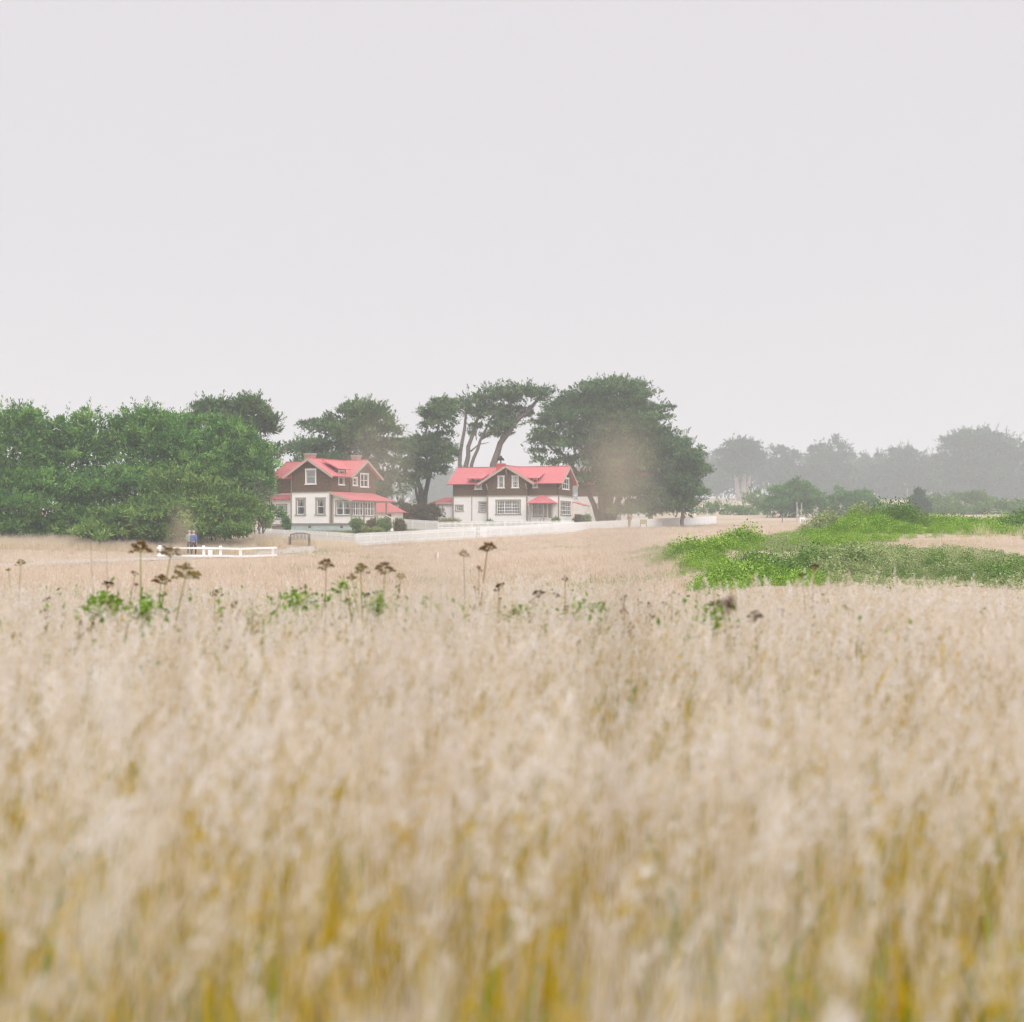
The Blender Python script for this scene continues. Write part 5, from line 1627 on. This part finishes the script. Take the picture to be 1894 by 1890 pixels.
var = np.where(rng.uniform(0, 1, n) + 0.1 * wave(x, y, 12, 1.3) > 0.90 - 0.15 * near, 10 + rng.randint(0, 3, n), var)
scl = rng.uniform(0.90, 1.05, n) * (1 + 0.04 * wave(x, y, 14, 0.8)) * (0.92 + 0.52 * np.exp(-y / 0.95))
scl = scl * np.where(var >= 6, 0.88, 1.0) * (1 - 0.06 * np.clip((y - 8) / 4, 0, 1))
rot = np.stack([rng.normal(0, 0.04, n), rng.normal(0.03, 0.04, n), rng.uniform(-0.8, 0.8, n)], 1)
scatter('dry_grass', np.stack([x, y, gz(x, y) - 0.03], 1), rot, scl, var, protos, 'tall pale dry grass with feathery seed heads filling the foreground meadow', 'grass')
# brown dock spikes and green leaves among the grass
def dock(seed):
    rng = np.random.RandomState(seed)
    h = rng.uniform(0.6, 0.95)
    p = np.array([[0, 0, 0], [0.01, 0, h * 0.5], [rng.normal(0, 0.05), 0, h]])
    Q = [ribbon(p, np.array([0.006, 0.005, 0.003]), np.array([1.0, 0, 0])), ribbon(p, np.array([0.006, 0.005, 0.003]), np.array([0, 1.0, 0]))]
    m = 46
    t = rng.uniform(0.72, 1, m)
    d = nrm(rng.normal(size=(m, 3)))
    Q.append(kites(p[1] + (p[2] - p[1]) * ((t - 0.5) * 2)[:, None] + d * 0.012, d + np.array([0, 0, 0.5]), rng.uniform(0.012, 0.024, m), rng.uniform(0.008, 0.014, m), rng))
    Q = np.concatenate(Q)
    return quad_mesh('dock', Q, [M['umbel_olive'], M['umbel']][seed % 2], rng.uniform(0, 1, len(Q)))
def sprout(seed):
    rng = np.random.RandomState(seed)
    m = 26
    P = np.stack([rng.normal(0, 0.07, m), rng.normal(0, 0.07, m), rng.uniform(0.40, 0.80, m)], 1)
    Q = kites(P, rng.normal(size=(m, 3)) + np.array([0, 0, 0.3]), rng.uniform(0.025, 0.055, m), rng.uniform(0.012, 0.026, m), rng)
    st = np.concatenate([ribbon(np.stack([np.array([0, 0, 0.0]), P[k] * np.array([0.4, 0.4, 0.5]), P[k]]), np.array([0.005, 0.004, 0.003]), np.array([1.0, 0, 0])) for k in range(8)])
    Q = np.concatenate([Q, st])
    return quad_mesh('sprout', Q, M['weed'], rng.uniform(0, 1, len(Q)))
rng = np.random.RandomState(205)
n = 820
x, y = wedge(n, 6.2, 12.5, rng, 0.40, 0.3)
keep = wave(x, y, 41, 1.1) + rng.normal(0, 0.5, n) > 0.1
x, y = x[keep], y[keep]
n = len(x)
var = np.where(rng.uniform(size=n) < 0.55, rng.randint(0, 4, n), 4 + rng.randint(0, 4, n))
rot = np.stack([rng.normal(0, 0.1, n), rng.normal(0.05, 0.1, n), rng.uniform(0, 6.28, n)], 1)
scatter('meadow_weeds', np.stack([x, y, gz(x, y)], 1), rot, rng.uniform(0.8, 1.15, n), var, [dock(800 + k) for k in range(4)] + [sprout(810 + k) for k in range(4)], 'small brown seed spikes and green leaves scattered through the dry meadow', 'weeds')

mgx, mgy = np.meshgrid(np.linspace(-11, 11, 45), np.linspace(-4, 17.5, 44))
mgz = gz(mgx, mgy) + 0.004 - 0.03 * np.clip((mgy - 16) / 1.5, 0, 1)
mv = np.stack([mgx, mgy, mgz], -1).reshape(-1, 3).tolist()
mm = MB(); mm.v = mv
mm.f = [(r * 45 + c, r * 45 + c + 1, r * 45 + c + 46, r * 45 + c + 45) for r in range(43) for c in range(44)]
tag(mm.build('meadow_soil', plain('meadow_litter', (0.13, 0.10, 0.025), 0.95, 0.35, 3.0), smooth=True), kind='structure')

# middle field: low dry grass
rng = np.random.RandomState(202)
protos = [grass_tuft(340 + k, 7, 10, 0.22, 0.42, 0.14, M['field'], nsp=6, head=(0.05, 0.1), hw=0.02, blade_h=(0.12, 0.32), sw=0.007, bw=0.014) for k in range(4)]
protos += [grass_tuft(350 + k, 0, 16, 0.2, 0.3, 0.16, M['scrub_grey'], nsp=0, blade_h=(0.1, 0.28), bw=0.02) for k in range(2)]
n = 52000
x, y = wedge(n, 17, 225, rng, 0.40, 2.0, 1.25)
px = x / y * FPX + CX
ok = ~((px > 1270) & (y > 34) & (y < 92))
dpath = np.abs(np.interp(x, [p[0] for p in [xy(-180, 82), xy(0, 90), xy(180, 96), xy(330, 101), xy(470, 106), xy(600, 115), xy(700, 127), xy(760, 136)]],
                         [82, 90, 96, 101, 106, 115, 127, 136]) - y)
ok &= ~((dpath < 1.7) & (x < xy(760, 136)[0]))
ok &= ~((x < -12.7 + 0.4538 * (y - 122)) & (y > 124) & (px > 480))
ok &= ~((px < 480) & (y > 124))
ok &= ~((np.abs(x - (-12.7 + 0.4538 * (y - 122))) < 1.0) & (y > 120))
x, y = x[ok], y[ok]
n = len(x)
var = rng.randint(0, 4, n)
var = np.where(wave(x, y, 21, 0.22) + rng.normal(0, 0.4, n) > 1.25, 4 + rng.randint(0, 2, n), var)
scl = rng.uniform(0.6, 1.15, n) * np.clip(1.05 + 0.25 * wave(x, y, 23, 0.3), 0.4, 1.6)
rot = np.stack([rng.normal(0, 0.1, n), rng.normal(0.08, 0.1, n), rng.uniform(0, 6.28, n)], 1)
scatter('field_grass', np.stack([x, y, gz(x, y) - 0.02], 1), rot, scl, var, protos, 'low dry tan grass of the field between meadow and houses', 'grass')

# short garden lawn behind the fences
rng = np.random.RandomState(207)
protos = [grass_tuft(370 + k, 0, 18, 0.1, 0.2, 0.16, M['lawn'], nsp=0, blade_h=(0.06, 0.16), bw=0.02) for k in range(3)]
n = 15000
x, y = rng.uniform(-24, 14, n), rng.uniform(118, 178, n)
fl = -12.7 + 0.4538 * (y - 122)                      # line of the long fence
ok = (x < fl - 0.5) & (y > 122 + (-12.7 - x) * 1.02) & (x / y * FPX + CX > 500)
x, y = x[ok], y[ok]
n = len(x)
rot = np.stack([rng.normal(0, 0.1, n), rng.normal(0, 0.1, n), rng.uniform(0, 6.28, n)], 1)
scatter('garden_lawn', np.stack([x, y, gz(x, y) - 0.01], 1), rot, rng.uniform(0.8, 1.5, n), rng.randint(0, 3, n), protos, 'short olive green garden lawn behind the white picket fences', 'lawn')

# taller rough grass along the left fence and rail
rng = np.random.RandomState(203)
protos = [grass_tuft(360 + k, 9, 6, 0.35, 0.62, 0.14, M['grass'], nsp=8, head=(0.06, 0.12), hw=0.03, blade_h=(0.2, 0.45), sw=0.007, bw=0.014) for k in range(3)]
n = 5200
px = rng.uniform(-60, 660, n)
dd = np.where(px < 470, rng.uniform(104.5, 112.5, n), rng.uniform(112, 123, n) - (px - 470) * 0.008)
x = (px - CX) / FPX * dd
clear = ~((np.abs(px - 554) < 30) & (dd < 117))
x, dd = x[clear], dd[clear]
n = len(x)
rot = np.stack([rng.normal(0, 0.1, n), rng.normal(0.08, 0.1, n), rng.uniform(0, 6.28, n)], 1)
scatter('rough_grass', np.stack([x, dd, gz(x, dd) - 0.02], 1), rot, rng.uniform(0.7, 1.2, n), rng.randint(0, 3, n), protos, 'rough taller dry grass along the grove and left picket fence', 'grass')

# green bank: leafy scrub
def leaf_tuft(seed, n, r, h, leaf, mat):
    rng = np.random.RandomState(seed)
    d = nrm(rng.normal(size=(n, 3)))
    d[:, 2] = np.abs(d[:, 2])
    P = d * rng.uniform(0.55, 1.0, (n, 1)) * np.array([r, r, h])
    D = d * 0.5 + np.array([0, 0, 0.15]) + rng.normal(size=(n, 3)) * 0.7
    L = leaf * rng.uniform(0.6, 1.4, n)
    return quad_mesh('leaf_tuft', kites(P, D, L, L * 0.65, rng, d + np.array([0, 0, 0.6]) + rng.normal(size=(n, 3)) * 0.4), mat, rng.uniform(0, 1, n))
def bank(name, label, mat, zones, seed, dens, protos=None, size=(0.5, 1.1), leaf=0.06, nleaf=260):
    rng = np.random.RandomState(seed)
    protos = protos or [leaf_tuft(seed + k, nleaf, 0.42, 0.55, leaf, mat) for k in range(4)]
    X, Yy, S = [], [], []
    for (px, d, rpx, rd, h) in zones:
        cx = (px - CX) / FPX * d
        rx = rpx * d / FPX
        n = int(math.pi * rx * rd * dens)
        a, r = rng.uniform(0, 6.283, n), np.sqrt(rng.uniform(0, 1, n))
        edge = 1 + 0.22 * np.sin(3 * a + px) + 0.15 * np.sin(7 * a + d)
        X.append(cx + rx * r * edge * np.cos(a)); Yy.append(d + rd * r * edge * np.sin(a))
        S.append(h * (1.05 - 0.6 * r ** 3) * rng.uniform(*size, n))
    x, y, s = map(np.concatenate, (X, Yy, S))
    s = s * np.clip(1 + 0.35 * wave(x, y, seed, 0.7) + 0.25 * wave(x, y, seed + 1, 2.2), 0.35, 1.8)
    n = len(x)
    rot = np.stack([rng.normal(0, 0.15, n), rng.normal(0, 0.15, n), rng.uniform(0, 6.28, n)], 1)
    hump = np.clip(wave(x, y, 77, 0.42) + 0.2, 0, 1.6) * 0.62 * np.clip(s, 0.3, 1.2)
    scatter(name, np.stack([x, y, gz(x, y) - 0.08 + hump * rng.uniform(0.5, 1, n)], 1), rot, s, rng.randint(0, 4, n), protos, label, 'scrub')
bank('bright_scrub', 'bright green leafy scrub covering the bank on the right', M['scrub_bright'],
     [(1325, 61, 95, 3.6, 1.35), (1385, 46, 120, 3.2, 1.15), (1280, 62, 70, 4, 0.8), (1470, 46, 50, 2.4, 0.85), (1240, 62, 45, 5, 0.5), (1310, 52, 70, 3, 0.75),
      (1600, 75, 120, 4, 1.0), (1720, 80, 140, 4.5, 1.15), (1850, 79, 120, 4.5, 1.1), (1560, 70, 110, 3, 0.85), (1760, 73, 140, 3, 0.8), (1560, 62, 60, 3, 0.9), (1500, 74, 70, 3, 0.8), (1450, 80, 100, 4, 0.6),
      (1480, 62, 60, 3, 0.6), (1880, 72, 60, 3, 0.9)], 401, 7.5)
bank('grey_scrub', 'muted grey green and tan scrub on the slope of the right bank', M['scrub_grey'],
     [(1340, 68, 140, 5, 0.55), (1500, 58, 120, 7, 0.75), (1650, 58, 150, 7, 0.65), (1820, 56, 130, 8, 0.6), (1560, 50, 130, 5, 0.85), (1560, 79, 110, 1.6, 1.0), (1480, 66, 120, 4, 0.6), (1230, 68, 70, 6, 0.4), (1720, 47, 150, 4, 0.75), (1300, 75, 120, 6, 0.4), (1620, 45, 120, 2.5, 0.7)], 421, 7.0, leaf=0.09, nleaf=150)
bank('deep_scrub', 'darker green scrub patches on the right bank', M['scrub_deep'],
     [(1640, 78, 80, 1.8, 1.45), (1890, 77, 60, 2.5, 1.7), (1480, 51, 45, 3, 0.9), (1780, 49, 80, 2.5, 0.9), (1860, 46, 110, 2.8, 1.0), (1590, 51, 60, 2, 0.85), (1410, 49, 60, 2, 1.2), (1700, 46, 60, 2, 0.7)], 441, 6.0)
bank('bank_grass', 'pinkish tan dry grass on the right bank', M['field'],
     [(1720, 65, 150, 2.6, 0.6), (1840, 66, 120, 3, 0.65), (1640, 60, 90, 2.5, 0.5), (1400, 71, 120, 2.5, 0.45)], 461, 5.0, protos=[grass_tuft(380 + k, 9, 8, 0.4, 0.8, 0.16, M['grass'], nsp=8, head=(0.06, 0.12), hw=0.03, blade_h=(0.25, 0.5), sw=0.008, bw=0.016) for k in range(4)])

# ------------------------------------------------------------------ plants of the near meadow
def umbel_plant(label, px, py, d, wpx, foot, mats=('umbel', 'stem_green'), seed=0, side=None, dome=0.5, name='umbel_plant'):
    """dried umbellifer: leaning stem, umbel > rays; foot = px offset of the stem's base in the picture plane (m)"""
    top = pt(px, py, d)
    bx = top.x + foot
    g = gz1(bx, d)
    root = empty(name, (bx, d, g))
    tag(root, label, 'plant', 'dried umbel plants')
    O = root.location.copy()
    rng = np.random.RandomState(500 + seed)
    def head(top, w, nm='umbel'):
        R_ = w / 2
        hub = top - Vector((0, 0, R_ * 0.9))
        nr = 17
        Q, T = [], []
        mb = MB()
        ragged = 0.12 if w > 0.08 else 0.35
        tilt = Vector((rng.normal(0, 0.28), rng.normal(0, 0.2), 0)) * (0.15 if d < 5 else 1.0)
        for k in range(nr):
            a = 2.4 * k
            if rng.uniform() < ragged: continue
            r = math.sqrt((k + 0.5) / nr) * R_ * rng.uniform(0.8, 1.2)
            e = Vector((r * math.cos(a), r * math.sin(a), 0))
            zz = R_ * 0.9 - (r / R_) ** 2 * R_ * dome * 1.6 + rng.normal(0, 0.09) * R_
            tip = hub + e + Vector((0, 0, zz + tilt.dot(e)))
            midp = hub.lerp(tip, 0.5) + Vector((e.x, e.y, 0)) * 0.12
            mb.tube([hub, midp, tip], [0.0013, 0.0011, 0.0009], 4)
            m = 26
            dd = nrm(rng.normal(size=(m, 3))); dd[:, 2] = np.abs(dd[:, 2]) * 0.8
            P = np.array(tuple(tip)) + dd * R_ * 0.17 * rng.uniform(0.3, 1, (m, 1))
            if len(Q) % 4 == 3: P[:, 2] -= R_ * 0.25
            Q.append(kites(P, dd, R_ * 0.24 * rng.uniform(0.7, 1.3, m), R_ * 0.15 * rng.uniform(0.7, 1.2, m), rng))
            T += list(np.clip(rng.normal(0.45, 0.25, m), 0, 1))
        o = link(bpy.data.objects.new(nm, quad_mesh(nm, np.concatenate(Q), M[mats[0]], np.array(T))), root)
        mb.build('rays', M[mats[1]], o)
        return hub
    hub = head(top - O, wpx * d / FPX)
    mb = MB()
    p0 = Vector((0, 0, -0.03))
    c = Vector((-foot * 0.35, rng.normal(0, 0.03), hub.z * 0.55))
    ps = [(p0 * (1 - t) ** 2 + c * 2 * t * (1 - t) + hub * t * t) for t in np.linspace(0, 1, 8)]
    r0 = 0.0085 if wpx > 24 else 0.005
    if d < 5: r0 = 0.0028
    mb.tube(ps, [r0 * (1 - 0.55 * i / 7) for i in range(8)], 6)
    st = mb.build('stem', M[mats[1]], root, smooth=True)
    if side:
        sp = pt(side[0], side[1], d + 0.1) - O
        h2 = head(sp, side[2] * d / FPX)
        mb = MB()
        mb.tube([ps[4], ps[4].lerp(h2, 0.6) + Vector((0, 0, -0.03)), h2], [0.003, 0.0025, 0.002], 5)
        mb.build('side_stem', M[mats[1]], root)
    return root

O_, D_, T_, G_ = ('umbel_olive', 'stem_green'), ('umbel_dark', 'stem_brown'), ('umbel_tan', 'stem_brown'), ('umbel', 'stem_green')
UM = [
    ('tall upright brown umbel on the left, highest of its cluster', 260, 1004, 9.0, 38, 0.01, G_, None),
    ('brown umbel leaning right of the highest left one, in front of the rail fence', 315, 1013, 8.8, 38, -0.16, G_, None),
    ('wide olive umbel lowest and right in the left cluster', 343, 1049, 8.6, 46, -0.16, O_, None),
    ('drooping brown umbel half behind the leaning one on the left', 298, 1066, 9.2, 30, -0.10, G_, None),
    ('small shrivelled dark seed head left of the left cluster stems', 249, 1058, 9.0, 15, -0.12, D_, (252, 1080, 9)),
    ('small flat brown umbel left of the left cluster', 199, 1077, 9.3, 21, 0.0, D_, None),
    ('small olive umbel near the left edge', 38, 1037, 10.2, 18, -0.04, O_, (15, 1052, 9)),
    ('flat brown umbel alone under the bench', 603, 1037, 9.4, 28, 0.0, ('umbel', 'stem_grey'), None),
    ('olive domed umbel, left of the pair under the picket fence corner', 667, 1046, 9.1, 28, 0.04, O_, (651, 1064, 20)),
    ('large brown domed umbel, right of the pair under the picket fence corner', 712, 1044, 9.0, 37, -0.06, G_, None),
    ('pale faded umbel right of the large domed one', 742, 1062, 9.6, 20, -0.12, T_, None),
    ('small black seed cluster below the pair of domed umbels', 678, 1098, 9.0, 13, 0.02, D_, None),
    ('small brown umbel low left of the domed pair', 640, 1108, 8.9, 20, 0.0, ('umbel', 'stem_brown'), None),
    ('small yellowish umbel left of the tall central one', 858, 1020, 10.6, 20, 0.02, T_, None),
    ('tall flat brown umbel on a leaning stem below the right house', 901, 1006, 9.4, 31, -0.10, ('umbel', 'stem_brown'), (886, 1048, 13)),
    ('black ragged umbel right of the tall central stem', 922, 1083, 9.2, 21, 0.0, D_, (924, 1106, 8)),
    ('dark brown umbel in the centre, right of the black ragged one', 996, 1095, 9.2, 25, 0.0, D_, None),
    ('small brown umbel on a slanting stem in the centre', 1029, 1098, 9.4, 14, -0.06, ('umbel', 'stem_brown'), None),
    ('small brown umbel low in the central meadow', 950, 1127, 8.6, 16, 0.01, ('umbel', 'stem_brown'), None),
    ('blurred dark flat umbel near the camera, right of centre', 1345, 1113, 3.8, 56, 0.03, D_, None),
    ('black flat umbel on a straight stem, right of the blurred one', 1447, 1128, 8.4, 25, 0.01, D_, None),
    ('dark brown flat umbel low beside the black one', 1397, 1138, 7.6, 30, 0.02, D_, None),
    ('tall brown umbel with a side umbel standing before the green bank', 1506, 1046, 8.8, 20, -0.05, D_, (1483, 1062, 15)),
    ('small tan umbel right of centre before the tan field', 1243, 1096, 9.6, 18, 0.0, T_, None),
    ('tiny tan umbel left of the small tan one', 1229, 1114, 9.4, 12, 0.0, T_, None),
    ('small dark umbel in the right hand meadow', 1728, 1128, 8.6, 15, 0.0, D_, None),
    ('small brown umbel just right of the dark one on the right', 1757, 1133, 8.8, 10, 0.0, ('umbel', 'stem_brown'), None),
    ('tan umbel half sunk in the grass far right', 1570, 1124, 8.8, 14, 0.0, T_, None),
]
for k, (lab, px, py, d, w, foot, ms, side) in enumerate(UM):
    umbel_plant(lab, px, py, d, w, foot, ms, k, side, 0.16 if ms is D_ else 0.45)

def bare_stalk(label, px, py, d, foot, mat, seed, r=0.0035, knots=2):
    top = pt(px, py, d)
    bx = top.x + foot
    root = empty('bare_stalk', (bx, d, gz1(bx, d)))
    tag(root, label, 'stalk', 'bare dry stalks')
    rng = np.random.RandomState(seed)
    t = top - root.location
    ps = wob((0, 0, -0.03), t, rng, 6, 0.02)
    mb = MB(); mb.tube(ps, [r * (1 - 0.6 * i / 6) for i in range(7)], 5)
    s = mb.build('stem', mat, root)
    if knots:
        Q = []
        for k in range(knots):
            p = ps[6 - k]
            dd = nrm(rng.normal(size=(24, 3)))
            Q.append(kites(np.array(tuple(p)) + dd * 0.008, dd, np.full(24, 0.016), np.full(24, 0.009), rng))
        link(bpy.data.objects.new('seeds', quad_mesh('seeds', np.concatenate(Q), M['umbel_dark'], rng.uniform(0, 1, 24 * knots))), root)
bare_stalk('tall bare grey stalk, leftmost, before the left grove', 168, 1000, 9.2, 0.06, M['stem_grey'], 1, knots=0)
bare_stalk('bare grey stalk right of the tall leftmost one', 197, 1012, 9.8, 0.05, M['stem_grey'], 2, knots=0)
bare_stalk('thin bare stalk left of the bench in the meadow', 551, 1046, 9.0, 0.02, M['stem_grey'], 3, knots=0)
bare_stalk('thin brown stalk with a dark knot left of centre', 398, 1096, 8.6, -0.03, M['stem_brown'], 4, knots=1)
bare_stalk('stout dark seeded stalk in the centre meadow', 1045, 1070, 9.1, 0.04, M['stem_brown'], 5, 0.005, 3)
bare_stalk('pale slanting stalk crossing left of centre', 470, 1108, 8.2, -0.22, M['stem_grey'], 6, knots=0)
bare_stalk('slim grey stalk rising from the left green weeds', 218, 1068, 9.0, -0.03, M['stem_grey'], 7, knots=0)

def weed(label, px, py, d, w, h, seed, mat='weed', n=150, leaf=0.075):
    x = (px - CX) / FPX * d
    root = empty('leafy_weed', (x, d, gz1(x, d)))
    tag(root, label, 'weed', 'green leafy weeds')
    rng = np.random.RandomState(seed)
    zc = EYE + (HY - py + 16) * d / FPX - root.location.z
    n = int(n * 1.7)
    W_, H_ = w * d / FPX, h * d / FPX
    P = np.stack([rng.normal(0, W_ / 4, n), rng.normal(0, 0.08, n), zc + rng.normal(0, H_ / 4, n)], 1)
    D = np.stack([rng.normal(0, 1, n), rng.normal(0, 0.7, n), rng.normal(0.3, 0.5, n)], 1)
    L = leaf * rng.uniform(0.35, 0.9, n)
    link(bpy.data.objects.new('leaves', quad_mesh('leaves', kites(P, D, L, L * 0.5, rng), M[mat], rng.uniform(0, 1, n))), root)
    mb = MB()
    for k in range(6):
        mb.tube(wob((rng.normal(0, 0.03), rng.normal(0, 0.03), -0.03), P[k], rng, 4), [0.004, 0.0035, 0.003, 0.0025, 0.002], 5)
    mb.build('stems', M['stem_green'], root)
weed('bright green weed at the foot of the left umbel cluster, left half', 190, 1138, 8.6, 60, 46, 1)
weed('green weed at the foot of the left umbel cluster, right half', 275, 1150, 8.6, 50, 60, 2)
weed('green weed left of centre under the thin stalk', 560, 1128, 8.8, 90, 46, 3, n=110, leaf=0.06)
weed('small green weed below the large domed umbel', 695, 1138, 8.6, 34, 44, 4, n=60, leaf=0.06)
weed('small green weed beside the low brown umbel, left of the domed pair', 632, 1100, 9.0, 14, 22, 5, n=24, leaf=0.05)
weed('green weed in the right meadow below the blurred umbel', 1328, 1160, 8.0, 56, 50, 6, n=80, leaf=0.055)
weed('small green weed in the central meadow', 1105, 1140, 8.8, 30, 18, 7, n=40, leaf=0.05)
weed('sparse green weed under the dark central umbel', 965, 1150, 8.6, 60, 34, 8, n=60, leaf=0.05)
weed('sparse olive weed right of the dark seeded stalk', 1075, 1150, 8.6, 60, 40, 9, n=60, leaf=0.05)

# grass panicles standing close to the lens
def tall_stalk(label, px, py, d, hpx, wpx, n, seed, lean=0.05, mat='grass'):
    """hpx, wpx: height and width of the seed head in photograph pixels at distance d"""
    top = pt(px, py - hpx / 2, d)
    H, Wd_ = hpx * d / FPX, wpx * d / FPX
    bx = top.x - lean
    root = empty('grass_stalk', (bx, d + 0.03, gz1(bx, d)))
    tag(root, label, 'grass stalk', 'tall grass stalks close to the lens')
    O = root.location
    rng = np.random.RandomState(seed)
    hb = top - Vector((lean * 0.1, 0, H)) - O
    mb = MB(); mb.tube(wob((0, 0, -0.02), hb, rng, 6, 0.02) + [top - O], [0.0016, 0.0015, 0.0014, 0.0013, 0.0012, 0.0011, 0.001, 0.0006], 6)
    mb.build('stem', M['stem_grey'], root)
    ax = np.array(tuple((top - O - hb).normalized()))
    link(bpy.data.objects.new('seed_head', quad_mesh('seed_head', seed_head(np.array(tuple(hb)), ax, H, Wd_, n, rng, 0.009), M[mat], rng.uniform(0.35, 1.0, n))), root)
tall_stalk('soft blurred grass head close to the lens before the trees right of the houses', 1150, 915, 0.55, 180, 95, 44, 1, 0.04, 'grass')
tall_stalk('soft blurred grass head close to the lens over the right side of the left house', 690, 865, 0.50, 150, 110, 14, 2, -0.03, 'grass')
tall_stalk('soft blurred greenish grass head close to the lens below the gate', 825, 1105, 0.55, 150, 120, 34, 3, 0.05, 'grass')
tall_stalk('blurred narrow grass head rising past the walkers on the left', 338, 1005, 1.3, 100, 20, 46, 4, 0.03)
tall_stalk('soft blurred grass head at the left edge of the green bank', 1200, 1040, 0.62, 130, 80, 26, 5, 0.05, 'grass')

# ------------------------------------------------------------------ haze: the damp sea air
mb = MB()
mb.box(-570, 570, -160, 1150, -8, 66)
hz = mb.build('haze', bpy.data.materials.new('sea_haze'))
hm = hz.data.materials[0]
hm.use_nodes = True
nt = hm.node_tree
nt.nodes.clear()
ho = nt.nodes.new('ShaderNodeOutputMaterial')
pv = nt.nodes.new('ShaderNodeVolumePrincipled')
pv.inputs['Color'].default_value = (0.90, 0.95, 1.0, 1)
pv.inputs['Density'].default_value = 0.00095
pv.inputs['Anisotropy'].default_value = 0.0
for _a in ('Density Attribute', 'Color Attribute', 'Temperature Attribute'):
    if _a in pv.inputs: pv.inputs[_a].default_value = ''
hm.cycles.homogeneous_volume = True
nt.links.new(pv.outputs[0], ho.inputs['Volume'])
tag(hz, 'thin pale sea haze over the whole place', 'haze', kind='stuff')
